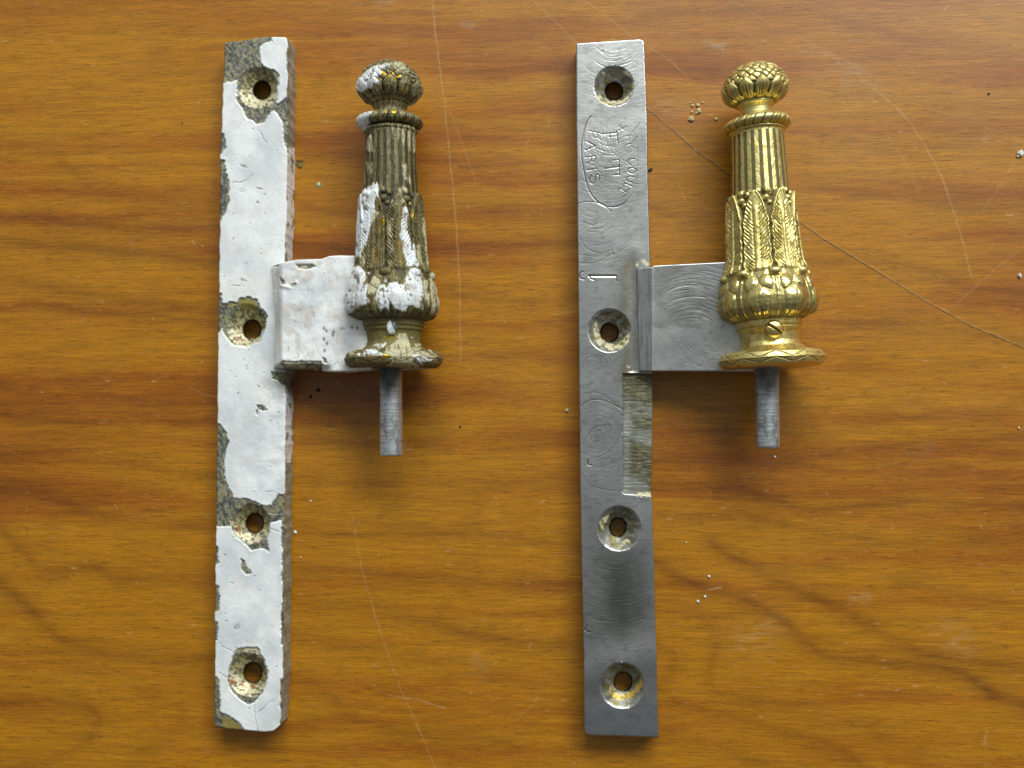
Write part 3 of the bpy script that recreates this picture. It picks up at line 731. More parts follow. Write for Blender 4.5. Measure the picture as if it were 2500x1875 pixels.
RECESS = [(1520, 912), (1620, 912), (1620, 1212), (1595, 1212), (1575, 1208), (1550, 1207), (1525, 1206), (1520, 1200)]
def right_relief(X, Y):
    Z = 62 + 2.6 * (fbm(X / 170, Y / 130, 301, 2) - .5) + .12 * (fbm(X / 18, Y / 10, 302, 3) - .5)
    Z += 5.0 * np.exp(-((Y - 1628 - (X - 1500) * -.25) / 52) ** 2)                    # filed swell near the lower end
    jx = X + 3 * (fbm(X / 9, Y / 9, 305, 3) - .5)
    rs_ = poly_sd(jx, Y, RECESS)
    rec = 1 - sstep(-2.2, 1.0, rs_)
    Z -= 7.5 * rec
    Z += rec * (1.6 * (fbm(X / 30, Y / 3.2, 306, 3) - .5) + 1.0 * (fbm(X / 6, Y / 9, 307, 3) - .5))
    Z += .7 * rec * np.exp(-((X - 1528) / 8) ** 2) * (fbm(X / 8, Y / 2.6, 308, 3) - .5) * 2 * (Y > 990)
    # trough beside the arm
    Z -= 2.6 * np.exp(-((X - 1545) / 14) ** 2) * sstep(600, 650, Y) * (1 - sstep(905, 915, Y))
    return cut(X, Y, cut(X, Y, Z, ARCS, .27), STAMP, .36)

R_CREAM = [F_([(230, 870), (262, 850), (275, 900), (290, 960), (350, 1030), (440, 1040), (530, 950), (548, 930), (530, 1020), (480, 1070), (400, 1092), (300, 1070), (250, 1000)]),
           F_([(595, 350), (625, 345), (620, 385), (595, 380)]), F_([(640, 325), (690, 325), (715, 360), (690, 378), (650, 350)]),
           F_([(520, 1210), (550, 1215), (545, 1240), (525, 1235)]), F_([(545, 1260), (580, 1262), (590, 1285), (550, 1280)]),
           G_([(580, 1075), (620, 1045), (715, 1040), (728, 1085), (640, 1088)]), G_([(480, 1460), (530, 1430), (545, 1465), (510, 1490)]),
           G_([(290, 1290), (330, 1250), (375, 1215), (350, 1290), (320, 1310), (325, 1370), (300, 1350)]), E_([(250, 580), (290, 660), (400, 690), (520, 650), (580, 560), (585, 500), (570, 480), (555, 570), (480, 640), (370, 650), (300, 600)]),
           E_([(300, 400), (345, 395), (330, 430)]), E_([(470, 385), (520, 390), (560, 450), (520, 430)])]
R_GOLD = [K_([(370, 1010), (400, 1060), (470, 1100), (570, 1060), (640, 950), (655, 1010), (560, 1120), (440, 1140), (380, 1080)])]
def steel_tint(px, py, seed):
    c = mix(S(178, 177, 174), S(196, 195, 192), fbm(px / 90, py / 60, seed, 3))
    return mix(c, S(150, 150, 146), .5 * sstep(.55, .8, fbm(px / 14, py / 10, seed + 4, 4)))

def right_paint(px, py, z, D, inh):
    c = steel_tint(px, py, 311)
    rough = .34 + .10 * (fbm(px / 40, py / 40, 312, 3) - .5)
    sm = stroke_mask(px, py, STAMP, .62)
    am = stroke_mask(px, py, ARCS, .6)
    c = mix(c, S(84, 78, 60), .9 * sm); c = mix(c, S(128, 128, 126), .45 * am)
    # brownish burnish beside the arm, smudges lower down
    br = np.exp(-((px - 1532) / 22) ** 2) * sstep(600, 670, py) * (1 - sstep(925, 960, py)) * (.4 + fbm(px / 16, py / 50, 313, 3))
    c = mix(c, S(128, 118, 88), np.clip(.75 * br, 0, 1))
    sm2 = sstep(1270, 1420, py) * (1 - sstep(1520, 1600, py + (px - 1500) * .25)) * (.35 + .9 * fbm(px / 50, py / 60, 314, 4)) * np.exp(-((px - 1520) / 80) ** 2)
    c = mix(c, S(96, 96, 84), np.clip(.8 * sm2, 0, 1))
    c = mix(c, S(136, 126, 74), .8 * stroke_mask(px, py, ARCS, .5) * (py > 1250) * (py < 1560) * (fbm(px / 20, py / 20, 317, 2) > .45))
    c = mix(c, S(130, 138, 146), .3 * sstep(1680, 1760, py))  # darker reflection at the lower end put into the tint
    rs_ = poly_sd(px, py, RECESS); rec = (1 - sstep(-2, 1, rs_)) * (D < .02)
    n = fbm(px / 13, py / 3.0, 320, 4, .6); n2 = fbm(px / 60, py / 70, 321, 3)
    rc = mix(S(128, 128, 120), S(88, 84, 60), sstep(.4, .6, n2 + .25 * np.exp(-((py - 945) / 40) ** 2)))
    rc = mix(rc, S(150, 144, 112), .6 * sstep(.60, .68, n + .10 * (n2 - .5) + .05 * np.exp(-((px - 1575) / 14) ** 2)) * .85)
    rc = mix(rc, S(160, 162, 160), .4 * np.exp(-((px - 1530) / 9) ** 2) * (py > 980))
    c = mix(c, rc, rec)
    met = np.ones(px.shape); met = met * (1 - .65 * rec)
    hol = np.clip(inh * 5, 0, 1)
    hc = mix(S(132, 130, 120), S(84, 78, 54), sstep(.40, .62, fbm(px / 14, py / 9, 331, 4)))
    c = mix(c, hc, hol * .9); met = met * (1 - .4 * hol)
    c = mix(c, S(40, 34, 24), sstep(.84, .98, inh) * .9)  # dark wall tone paints in the shade inside the hole
    jx = px + 6 * (fbm(px / 9, py / 9, 335, 4, .6) - .5); jy = py + 6 * (fbm(px / 9 + 9, py / 9, 336, 4, .6) - .5)
    k = (1 - sstep(-1.2, 1.2, multi_sd(jx, jy, R_CREAM))) * sstep(.34, .42, fbm(px / 6, py / 6, 337, 3))
    c = mix(c, S(206, 194, 156), k * .92); met = met * (1 - k)
    g = (1 - sstep(-1.5, 2.5, multi_sd(jx, jy, R_GOLD)))
    c = mix(c, S(206, 166, 70), g * .8)
    c = mix(c, S(120, 112, 60), .8 * hol * sstep(.55, .65, fbm(px / 8, py / 8, 338, 3)))
    rough = rough + .2 * rec + .15 * hol + .2 * k
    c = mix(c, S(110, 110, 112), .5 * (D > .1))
    return c, np.stack([rough, met, .14 + .5 * rec + .4 * hol], -1)

hinge_r = root("hinge", 1510, 940, "cleaned hinge half of bare grey steel with a bright gilt finial",
               "hinge", "two matching finial hinge halves before and after cleaning")
HR = [(1499, 209.6, 49.5, 50, 1499, 223.5, 21, 22, 41), (1487.6, 806.8, 52.5, 54, 1488, 812, 21.5, 23, 41), (1511.7, 1290, 54, 56, 1508.8, 1287, 20, 23, 41), (1519, 1673.7, 55, 57, 1521, 1663.6, 22, 23, 41)]
nz_ = fbm(np.array(ysr) / 9.0, np.zeros(len(ysr)) + 2, 341, 3)
left_r = [(y, float(np.interp(y, [106, 300, 540, 800, 1020, 1200, 1380, 1500, 1600, 1780, 1795], [1406.6, 1407.5, 1410, 1412.7, 1415, 1417, 1420, 1423, 1425, 1426.5, 1430])) + 1.2 * (nz_[i] - .5)) for i, y in enumerate(ysr)]
right_r = [(y, float(np.interp(y, [97, 105, 200, 300, 400, 540, 640, 925, 1020, 1200, 1215, 1230, 1300, 1380, 1500, 1600, 1750, 1801], [1570, 1572.5, 1576.5, 1579.6, 1581, 1584.5, 1587, 1593, 1592.5, 1590, 1590, 1592, 1594, 1597, 1599.5, 1603, 1606, 1608])) + 1.6 * (nz_[-i] - .5)) for i, y in enumerate(ysr)]
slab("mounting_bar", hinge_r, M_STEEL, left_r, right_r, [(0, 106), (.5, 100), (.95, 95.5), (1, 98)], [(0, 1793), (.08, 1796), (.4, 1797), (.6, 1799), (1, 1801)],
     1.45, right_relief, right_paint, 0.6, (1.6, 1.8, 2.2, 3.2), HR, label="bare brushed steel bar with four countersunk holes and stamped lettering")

def arm_r_relief(X, Y):
    Z = 68 + 5 * sstep(1552, 1556, X) + 17 * np.clip((X - 1556) / (1591 - 1556), 0, 1) + 1.2 * np.exp(-((X - 1590) / 3) ** 2) + 16 * sstep(1600, 1840, X)
    Z += 2.2 * (fbm(X / 120, Y / 120, 351, 2) - .5) + .15 * (fbm(X / 14, Y / 30, 352, 3) - .5)
    Z -= .9 * np.exp(-((X - 1590) / 1.4) ** 2)
    Z += .9 * (fbm(X / 5, Y / 60, 353, 3) - .5) * (X < 1590)
    return cut(X, Y, Z, AARC, .30)
def arm_r_paint(px, py, z, D, inh):
    c = steel_tint(px, py, 361)
    c = mix(c, S(140, 138, 128), .5 * sstep(.5, .7, fbm(px / 60, py / 60, 362, 3)) * (py < 800))
    c = mix(c, S(110, 106, 94), .55 * np.exp(-((px - 1554) / 3) ** 2) + .35 * np.exp(-((px - 1591) / 1.6) ** 2))
    c = mix(c, S(214, 216, 218), .5 * (px < 1590)); c = mix(c, S(140, 140, 136), .45 * (px < 1590) * sstep(.48, .62, fbm(px / 5, py / 70, 363, 4)))
    c = mix(c, S(132, 130, 122), .35 * stroke_mask(px, py, AARC, .7))
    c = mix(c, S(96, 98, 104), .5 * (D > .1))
    rough = .36 + .08 * (fbm(px / 30, py / 30, 364, 3) - .5)
    return c, np.stack([rough, np.ones(px.shape), .14 + 0 * px], -1)
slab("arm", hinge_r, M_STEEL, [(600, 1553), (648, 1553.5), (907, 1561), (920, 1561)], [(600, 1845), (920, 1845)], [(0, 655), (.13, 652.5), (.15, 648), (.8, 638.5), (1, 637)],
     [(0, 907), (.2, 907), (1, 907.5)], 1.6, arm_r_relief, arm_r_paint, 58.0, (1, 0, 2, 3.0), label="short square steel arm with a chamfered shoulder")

# ------------------------------------------------------------------ finials
ZA = 118.0
KR = (H - ZA) / H
def prof(pts, step=1.7):
    pts = np.array(pts, float)
    seg = np.hypot(np.diff(pts[:, 0]), np.diff(pts[:, 1])); s = np.concatenate([[0], np.cumsum(seg)])
    n = max(int(s[-1] / step), 6)
    q = np.linspace(0, s[-1], n)
    return np.interp(q, s, pts[:, 0]), np.interp(q, s, pts[:, 1])

def lathe(name, parent, mat, pts, cx, tilt, relief, paint, nth=400, step=1.7, rscale=1.0, base=None, label=None, za=ZA):
    ys, rs_ = prof(pts, step)
    th = np.linspace(-math.pi, math.pi, nth, endpoint=False)
    TH, YS = np.meshgrid(th, ys); RS = np.repeat(rs_[:, None], nth, 1) * rscale
    dr = np.gradient(rs_) ; dy = np.gradient(ys); ln = np.hypot(dr, dy) + 1e-9
    nr = (dy / ln)[:, None]; na = (-dr / ln)[:, None]                   # outward normal: radial and along the axis
    sm = 3
    ker = np.ones(sm) / sm
    h, extra = relief(TH, YS, RS)
    R2 = RS * KR + h * np.clip(nr, -1, 1); Y2 = YS + h * na * .9
    cxs = np.interp(Y2, cx[0], cx[1])
    C = P(cxs, Y2, za)
    a = math.radians(tilt)
    ux, uy = math.cos(a), math.sin(a)
    W = C.copy()
    W[..., 0] += R2 * np.sin(TH) * ux; W[..., 1] += R2 * np.sin(TH) * uy; W[..., 2] += R2 * np.cos(TH)
    px, py = project(W)
    col, rmb = paint(px, py, TH, YS, RS, extra)
    W2 = np.concatenate([W, W[:, :1]], 1)
    o = grid_mesh(name, W, col, rmb, mat, parent, wrap=True, label=label)
    if base is not None:
        o.parent = base
    return o

deg = math.radians
def sect(TH, n, ph):
    p = 2 * math.pi / n
    return (TH - deg(ph) + p / 2) % p - p / 2, np.floor((TH - deg(ph) + p / 2) / p)

def rel_ball(ph, amp, y0, vein=1.0):
    rng_ = np.random.RandomState(5)
    pts = []
    for k, (ly, cnt) in enumerate(((4, 4), (12, 9), (21, 13), (31, 16), (41, 19), (51, 21), (60, 22))):
        for j in range(cnt):
            pts.append((2 * math.pi * (j + .5 * (k % 2)) / cnt + rng_.uniform(-.10, .10), ly + rng_.uniform(-2.5, 2.5)))
    def f(TH, YS, RS):
        yy = YS - y0
        h = np.zeros(TH.shape)
        a, _ = sect(TH, 12, ph)
        W_ = np.abs(a) * 78
        tip = 57 + 0 * yy
        t = np.clip((yy - tip) / 40, 0, 1)
        half = 18.6 * np.sqrt(np.clip(t * 2.4, 0, 1)) - 3 * sstep(.6, 1, t)
        inside = sstep(-1.6, 1.6, half - W_) * (yy > tip - 1)
        pet = inside * (3.5 + 4.5 * np.cos(np.clip(W_ / np.maximum(half, 1), 0, 1) * math.pi / 2)) * (1 - .6 * sstep(90, 99, yy)) * (yy < 98.5)
        vg = np.zeros(TH.shape)
        for off, k0 in ((0, 1.0), (7, .7), (-7, .7)):
            g = np.exp(-((a * 78 * (1 - .15 * sstep(60, 100, yy)) - off) / 1.5) ** 2) * sstep(72, 78, yy) * (1 - sstep(93, 97, yy))
            pet -= 3.4 * vein * g * k0 * inside; vg = np.maximum(vg, g * k0 * inside)
        # scales over the crown
        d1 = np.full(TH.shape, 99.0); d2 = np.full(TH.shape, 99.0)
        sr = 78 * np.sin(np.clip(np.arccos(np.clip(1 - yy / 62, -1, 1)), 0, math.pi / 2))
        x3 = sr * np.sin(TH); z3 = sr * np.cos(TH)
        for (pt, pl) in pts:
            r_ = 78 * math.sin(math.acos(max(-1, min(1, 1 - pl / 62))))
            d = np.sqrt((x3 - r_ * math.sin(pt)) ** 2 + (z3 - r_ * math.cos(pt)) ** 2 + ((yy - pl) * 1.0) ** 2)
            m = d < d1
            d2 = np.where(m, d1, np.minimum(d2, d)); d1 = np.where(m, d, d1)
        sc_ = 4.2 * sstep(0, 4, d2 - d1) * (1 - .25 * (d1 / 10) ** 2)
        up = (yy < 66)
        scl = np.where(up, sc_, 0) * (1 - inside)
        h = pet + scl
        cav = np.clip(1.15 - h / 3.2, 0, 1) * (yy < 92) + inside * 0
        edge = np.exp(-((half - W_) / 1.5) ** 2) * (yy > tip - 1) * (yy < 92)
        edge = np.maximum(edge, .8 * np.exp(-((yy - 98.5) / 1.3) ** 2))
        cav = np.maximum(np.maximum(cav * (yy < 99), edge * .9), vg * .8 * vein)
        return h * amp - 4 * amp * (yy < 98.5), cav
    return f

def rel_collar(ph, amp, yc):
    def f(TH, YS, RS):
        a, _ = sect(TH + (YS - yc) * .006, 22, ph)
        g = np.exp(-(a * 80 / 2.0) ** 2) * (RS > 60)
        return -2.8 * amp * g + .4 * np.cos(a * 11) * amp, g
    return f

def flutes(TH, YS, ph, y0, y1):
    a, _ = sect(TH, 22, ph)
    half = deg(180 / 22)
    x = np.abs(a) / half                                                # 0 = middle of the ridge
    g = sstep(.32, .66, x)
    top = sstep(y0 - 1, y0 + 1.5 + 4 * (1 - np.clip((1 - x) / .5, 0, 1)), YS)
    return g * top * (YS < y1)

def rel_body(ph, phf, amp, y_leaf=481.0):
    def f(TH, YS, RS):
        h = np.zeros(TH.shape); cav = np.zeros(TH.shape)
        g = flutes(TH, YS, phf, 331, 500)
        a, idx = sect(TH, 8, ph)                                        # eight leaves
        w_ = a * RS; aw = np.abs(w_)
        lobes = 2.2 * np.sin((YS - y_leaf) / 5.3 + (idx % 3) * 1.3) * sstep(520, 560, YS)
        t = (YS - y_leaf) / 190.0
        half = np.where(t > 0, 29.5 * np.clip(t / .40, 0, 1) ** .50, -3) + lobes + 2.2 * sstep(.4, 1, t)
        half = np.minimum(half, RS * math.pi / 8 - 1.2)
        ins = sstep(-1.3, 1.3, half - aw) * (YS > y_leaf - 2) * (YS < 676)
        lz = 7.0 * ins
        veinzone = sstep(6, 9, aw) * sstep(1.5, 5, half - aw) * sstep(496, 512, YS)
        vein = np.sin((YS + aw * 1.3) * 2 * math.pi / 10.5 + 1.6 * np.sin(YS / 13 + idx * 2.1) + 3.5 * fbm(TH * 5, YS / 26, 405, 2))
        lz += ins * veinzone * (1.9 * vein * 1.6 * sstep(.25, .75, fbm(TH * 6 + np.sign(w_) * 3, YS / 17, 403, 2)) - .6 * (1 - veinzone))
        lz += ins * 2.4 * np.exp(-((half - aw - 2.6) / 1.9) ** 2)
        rib = np.exp(-(aw / 4.6) ** 4) * sstep(505, 540, YS)
        lz += ins * 2.4 * rib - ins * 2.0 * np.exp(-((aw - 6.6) / 1.4) ** 2) * sstep(510, 560, YS)
        gapz = (YS > y_leaf) * (YS < 676) * (1 - ins)
        # berries between the leaf tips
        b, _ = sect(TH, 8, ph + 22.5)
        wb = b * RS
        berry = np.zeros(TH.shape)
        for bx, by, br in ((-6, 481, 8.5), (9, 487, 7), (-5, 499, 8.5), (3, 511, 6)):
            berry = np.maximum(berry, np.sqrt(np.clip(br * br - (wb - bx) ** 2 - (YS - by) ** 2, 0, None)))
        bead = np.sqrt(np.clip(1 - (wb / 15.0) ** 2 - ((YS - 677) / 10.5) ** 2, 0, None)) * 13
        # swelling cup with folded leaves
        cup = (YS > 672) * (YS < 785)
        tt = np.clip((YS - 684) / 96.0, 0, 1)
        hw = 25 + 8 * np.sin(tt * math.pi)
        cl = np.zeros(TH.shape)
        cl += 4.5 * np.sqrt(np.clip(1 - (w_ / (hw + 4)) ** 2, 0, 1)) * sstep(0, .12, tt)
        belly = np.sqrt(np.clip(1 - (w_ / 32.0) ** 2 - (np.clip(.60 - tt, 0, 1) / .40) ** 2 - (np.clip(tt - .60, 0, 1) / .46) ** 2, 0, None))
        sh = np.maximum(np.sqrt(np.clip(1 - ((w_ - 18) / 18.0) ** 2 - ((tt - .20) / .22) ** 2, 0, None)), np.sqrt(np.clip(1 - ((w_ + 18) / 17.0) ** 2 - ((tt - .22) / .24) ** 2, 0, None)))
        hi = np.clip(np.maximum(belly, sh) * 3, 0, 1)
        cl = np.maximum(9.5 * belly, 7.0 * sh) - 1.5 - 1.8 * np.exp(-(np.abs(9.5 * belly - 7 * sh) / .9) ** 2) * (sh > .05)
        cl -= 1.6 * np.exp(-((aw - 17 + 8 * tt) / 1.6) ** 2) * (belly > 0) * sstep(.55, .75, tt)
        cl -= 1.8 * np.exp(-(w_ / 1.5) ** 2) * (belly > 0) * sstep(.35, .6, tt)
        side = np.exp(-((wb) / 4.2) ** 2) * sstep(.02, .14, tt)
        cl += 3.4 * side - 3.2 * (np.exp(-((np.abs(wb) - 7.2) / 1.9) ** 2) + .8 * np.exp(-((np.abs(wb) - 13.5) / 1.6) ** 2) * sstep(.35, .6, tt)) * sstep(.0, .1, tt)
        cl += 1.0 * (fbm(TH * 9, YS / 12, 401, 2) - .5) * 2
        strk = np.clip(np.cos(TH * 34 + 2 * np.sin(TH * 5)) * 1.6 - .5, 0, 1) * sstep(.62, .82, tt)
        cl -= 2.2 * strk
        cl *= (1 - .6 * sstep(.93, 1, tt))
        h = np.where(YS < 672, np.maximum(lz, 0), 0) - 6.0 * g * (1 - ins)
        h = np.where(cup, np.maximum(cl, bead), h)
        h = np.maximum(h, berry * (YS < 530) * 1.0)
        h = np.maximum(h, np.where(YS > 660, bead, -99))
        h = h * np.where(YS < 790, 1, 0)
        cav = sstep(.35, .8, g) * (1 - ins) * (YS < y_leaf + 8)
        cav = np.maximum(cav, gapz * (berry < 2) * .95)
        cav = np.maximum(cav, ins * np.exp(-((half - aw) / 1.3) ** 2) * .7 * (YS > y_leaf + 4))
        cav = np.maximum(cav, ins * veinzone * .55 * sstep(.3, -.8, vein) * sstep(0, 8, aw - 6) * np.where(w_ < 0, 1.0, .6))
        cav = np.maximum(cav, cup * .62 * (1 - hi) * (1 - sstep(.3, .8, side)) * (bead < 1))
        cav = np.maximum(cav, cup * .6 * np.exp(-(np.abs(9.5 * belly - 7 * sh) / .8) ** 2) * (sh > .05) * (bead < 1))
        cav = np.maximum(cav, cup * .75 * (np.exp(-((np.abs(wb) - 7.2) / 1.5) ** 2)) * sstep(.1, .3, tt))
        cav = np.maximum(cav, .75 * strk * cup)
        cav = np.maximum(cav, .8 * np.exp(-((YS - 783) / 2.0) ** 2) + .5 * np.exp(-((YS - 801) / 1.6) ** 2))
        return h * amp + 1.3 * (fbm(TH * 10, YS / 12, 411, 3) - .5), np.clip(cav, 0, 1)
    return f

def rel_flange(ph, amp):
    def f(TH, YS, RS):
        a, _ = sect(TH, 10, ph)
        x = np.abs(a) / (math.pi / 10)                                   # 0..1
        mid = 878
        up = np.abs((YS - mid) + 17 * (1 - x)) ; dn = np.abs((YS - mid) - 13 * x)
        rim = (RS > 104)
        g = np.maximum(np.exp(-(up / 1.5) ** 2) * (YS < mid + 1), np.exp(-(dn / 1.5) ** 2) * (YS > mid - 1)) * rim
        ins = ((YS < mid) & (YS > mid - 15 * (1 - x))) | ((YS >= mid) & (YS < mid + 13 * x))
        dep = np.where(ins, 0, 2.4) * rim
        return (-1.5 * g + 1.2 * np.exp(-((YS - mid) / 1.6) ** 2) * rim * (1 - g)) * amp, g * .8
    return f

def gold_paint(dark=1.0):
    def f(px, py, TH, YS, RS, cav):
        c = mix(S(224, 204, 124), S(236, 220, 150), fbm(TH * 9, YS / 14, 421, 3))
        c = mix(c, S(196, 150, 62), .6 * sstep(.45, .7, fbm(TH * 5, YS / 30, 423, 3)) * (YS > 784) * (YS < 862))
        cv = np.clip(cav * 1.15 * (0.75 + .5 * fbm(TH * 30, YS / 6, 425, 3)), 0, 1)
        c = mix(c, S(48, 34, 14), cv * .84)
        spot = sstep(.70, .76, fbm(TH * 22, YS / 5, 427, 3))
        c = mix(c, S(96, 72, 30), .6 * spot)
        met = .96 - .55 * cv
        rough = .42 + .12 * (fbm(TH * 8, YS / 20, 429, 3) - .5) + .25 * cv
        rough = np.where((YS > 684) & (YS < 780), rough - .20, rough)
        return c, np.stack([rough, met, .35 + .3 * cv], -1)
    return f

# painted finial: where paint is left, read off the photograph
Q1 = crop(820, 130, 6.9125); Q2 = crop(820, 400, 6.9125); Q3 = crop(820, 660, 6.9125)
F_WHITE = [
    Q1([(500, 330), (600, 240), (650, 210), (760, 200), (830, 160), (900, 180), (900, 240), (820, 260), (760, 300), (750, 370), (700, 400), (640, 390), (720, 470), (700, 530), (640, 500), (620, 600), (540, 600), (430, 660), (380, 640), (330, 580), (370, 430)]),
    Q1([(520, 990), (620, 975), (570, 1050), (540, 1100), (580, 1190), (530, 1250), (490, 1330), (430, 1290), (340, 1240), (330, 1100), (420, 1030)]),
    Q2([(400, 520), (460, 440), (560, 405), (640, 350), (720, 345), (705, 450), (712, 560), (655, 600), (640, 780), (600, 960), (560, 1150), (530, 1230), (510, 1370), (480, 1380), (440, 1480), (420, 1580), (330, 1560), (340, 1300), (340, 1000), (360, 550)]),
    Q2([(1150, 730), (1190, 735), (1215, 860), (1190, 960), (1195, 1120), (1250, 1280), (1280, 1480), (1320, 1340), (1345, 1400), (1360, 1600), (1400, 1720), (1200, 1720), (1150, 1540), (1110, 1300), (1080, 1180), (1100, 1120), (1120, 880)]),
    Q3([(-200, -60), (400, -60), (480, 0), (495, 80), (430, 180), (500, 110), (450, 290), (530, 220), (510, 420), (560, 530), (500, 570), (430, 600), (340, 640), (290, 700), (200, 740), (-200, 800)]),
    Q3([(660, 480), (690, 380), (730, 290), (800, 225), (850, 300), (900, 210), (950, 225), (1000, 195), (1060, 235), (1130, 240), (1170, 200), (1160, 130), (1230, 60), (1240, -40), (1400, -20), (1440, 60), (1430, 150), (1470, 330), (1480, 450), (1440, 520), (1420, 640), (1330, 640), (1290, 590),
        (1220, 600), (1190, 690), (1110, 690), (1000, 640), (920, 540), (890, 480), (895, 700), (840, 620), (750, 690), (690, 570)]),
    Q3([(620, 1270), (720, 1240), (850, 1230), (830, 1270), (740, 1300), (720, 1315)]), Q3([(440, 1410), (520, 1340), (640, 1325), (720, 1380), (800, 1400), (770, 1440), (600, 1430), (480, 1450)]),
    Q3([(1270, 1450), (1400, 1400), (1450, 1440), (1560, 1500), (1690, 1490), (1600, 1530), (1500, 1560), (1440, 1540), (1480, 1600), (1420, 1570)]), Q3([(330, 1420), (400, 1390), (400, 1440), (340, 1450)]),
    Q3([(870, 1060), (900, 930), (930, 860), (960, 960), (1005, 1000), (950, 1060)]), Q3([(820, 150), (850, 150), (855, 180), (825, 185)]), Q3([(530, 40), (570, 40), (560, 65)]), Q3([(1265, 1130), (1300, 1135), (1290, 1150)]),
]
F_CREAM = [
    Q1([(900, 150), (1080, 150), (1150, 200), (1250, 290), (1230, 340), (1150, 300), (1100, 330), (980, 240)]), Q1([(1205, 1200), (1250, 1210), (1270, 1400), (1260, 1680), (1220, 1680), (1230, 1450)]), Q1([(1290, 1220), (1330, 1230), (1350, 1680), (1310, 1680)]),
    Q1([(1030, 1230), (1085, 1230), (1080, 1400), (1060, 1500), (1040, 1400)]), Q1([(1110, 1230), (1190, 1200), (1180, 1460), (1140, 1640), (1120, 1500)]), Q1([(930, 1220), (980, 1220), (970, 1450), (945, 1450)]),
    Q1([(520, 1400), (600, 1380), (640, 1680), (520, 1680)]), Q2([(520, -20), (620, -20), (612, 240), (590, 250), (560, 100), (530, 180)]), Q2([(465, -20), (485, -20), (480, 350), (460, 400)]),
    Q2([(1130, -20), (1205, -20), (1225, 310), (1170, 270), (1140, 150), (1110, 40)]), Q2([(1235, 200), (1270, 300), (1260, 370), (1230, 330)]), Q2([(1120, 390), (1190, 385), (1230, 520), (1190, 540), (1120, 460)]),
    Q2([(760, 380), (830, 330), (840, 420), (780, 450)]), Q2([(1050, 400), (1110, 420), (1120, 520), (1040, 490)]), Q2([(940, 600), (975, 620), (1010, 690), (985, 740), (960, 680), (930, 660)]), Q2([(1130, 580), (1170, 620), (1100, 690)]),
    Q2([(880, 1230), (910, 1290), (960, 1350), (980, 1440), (940, 1480), (890, 1400)]), Q2([(1480, 900), (1510, 1000), (1535, 1300), (1580, 1720), (1540, 1720), (1500, 1300), (1450, 1140)]), Q2([(1370, 1370), (1420, 1370), (1450, 1700), (1380, 1700)]),
    Q2([(640, 800), (730, 810), (640, 960), (580, 1000)]), Q2([(860, 1010), (910, 1020), (960, 1180), (980, 1250), (920, 1230), (870, 1120)]), Q2([(400, 1560), (500, 1540), (480, 1720), (400, 1720)]), Q2([(900, 905), (1000, 945), (960, 950)]),
    Q3([(580, 190), (630, 85), (750, 180), (765, 240), (700, 320), (640, 400), (540, 420), (515, 250)]), Q3([(1590, 110), (1630, 40), (1700, 60), (1670, 170), (1760, 340), (1790, 480), (1780, 650), (1700, 780), (1600, 765), (1620, 560), (1600, 360)]),
    Q3([(1470, 180), (1580, 140), (1530, 400), (1590, 380), (1560, 620), (1500, 480)]), Q3([(1450, 540), (1490, 600), (1470, 690), (1440, 660)]),
    Q3([(1030, 1130), (1060, 1085), (1130, 1065), (1190, 1085), (1230, 1180), (1270, 1300), (1330, 1400), (1500, 1370), (1520, 1420), (1350, 1450), (1280, 1560), (1400, 1580), (1450, 1650), (960, 1640), (860, 1610), (960, 1530), (900, 1490), (940, 1440), (800, 1400), (860, 1290), (1000, 1220)]),
    Q3([(1330, 1240), (1380, 1225), (1460, 1270), (1350, 1295)]), Q3([(1260, 1310), (1340, 1300), (1435, 1310), (1400, 1350), (1320, 1345)]), Q3([(1330, 1370), (1420, 1360), (1510, 1380), (1400, 1400)]),
    Q3([(1450, 1410), (1580, 1395), (1700, 1480), (1560, 1490)]), Q3([(220, 1380), (330, 1360), (300, 1440), (220, 1450)]), Q3([(1480, 1190), (1520, 1250), (1640, 1380), (1720, 1440), (1690, 1450), (1560, 1340)]),
]
F_GOLD = [Q1([(750, 300), (800, 290), (850, 330), (830, 370), (770, 360)]), Q1([(920, 300), (960, 290), (990, 330), (960, 350)]), Q1([(880, 370), (940, 370), (920, 420), (880, 410)]), Q1([(745, 400), (790, 420), (770, 450)]),
          Q1([(960, 440), (1010, 390), (1070, 360), (1120, 380), (1040, 400), (980, 460)]), Q1([(1125, 600), (1185, 600), (1175, 660), (1125, 660)]), Q1([(930, 950), (1000, 950), (1010, 1000), (960, 1000)]), Q1([(650, 970), (710, 960), (700, 1010)]), Q1([(800, 960), (870, 960), (850, 1010)]),
          Q2([(1230, 640), (1250, 640), (1240, 760)]), Q2([(1280, 780), (1310, 760), (1300, 920), (1280, 900)]), 
          Q2([(740, 960), (830, 930), (850, 980), (760, 1020)]), Q3([(810, 1120), (860, 1110), (940, 1140), (970, 1150), (990, 1080), (1020, 1070), (1020, 1120), (960, 1160), (860, 1150)]),
          Q3([(350, 500), (380, 430), (420, 470), (420, 540), (360, 550)]), Q3([(970, 460), (1020, 450), (1010, 510), (975, 530)]), Q3([(750, 400), (780, 340), (800, 350), (790, 540), (760, 540)]), Q3([(1340, 280), (1370, 290), (1360, 330)]),
          Q3([(800, 1400), (940, 1430), (920, 1460), (760, 1460), (600, 1460), (520, 1450), (600, 1430), (760, 1440)]), Q3([(210, 1390), (330, 1370), (260, 1440)]), Q1([(570, 2230 - 1300), (575, 935), (578, 930)])]
F_SPECK = Q3([(1230, 150), (1150, 390), (1200, 400), (1250, 405), (1340, 130), (1130, 320), (1160, 310), (1200, 310), (1240, 330), (250, 860), (130, 800), (110, 830), (260, 970), (360, 930), (390, 1030)])

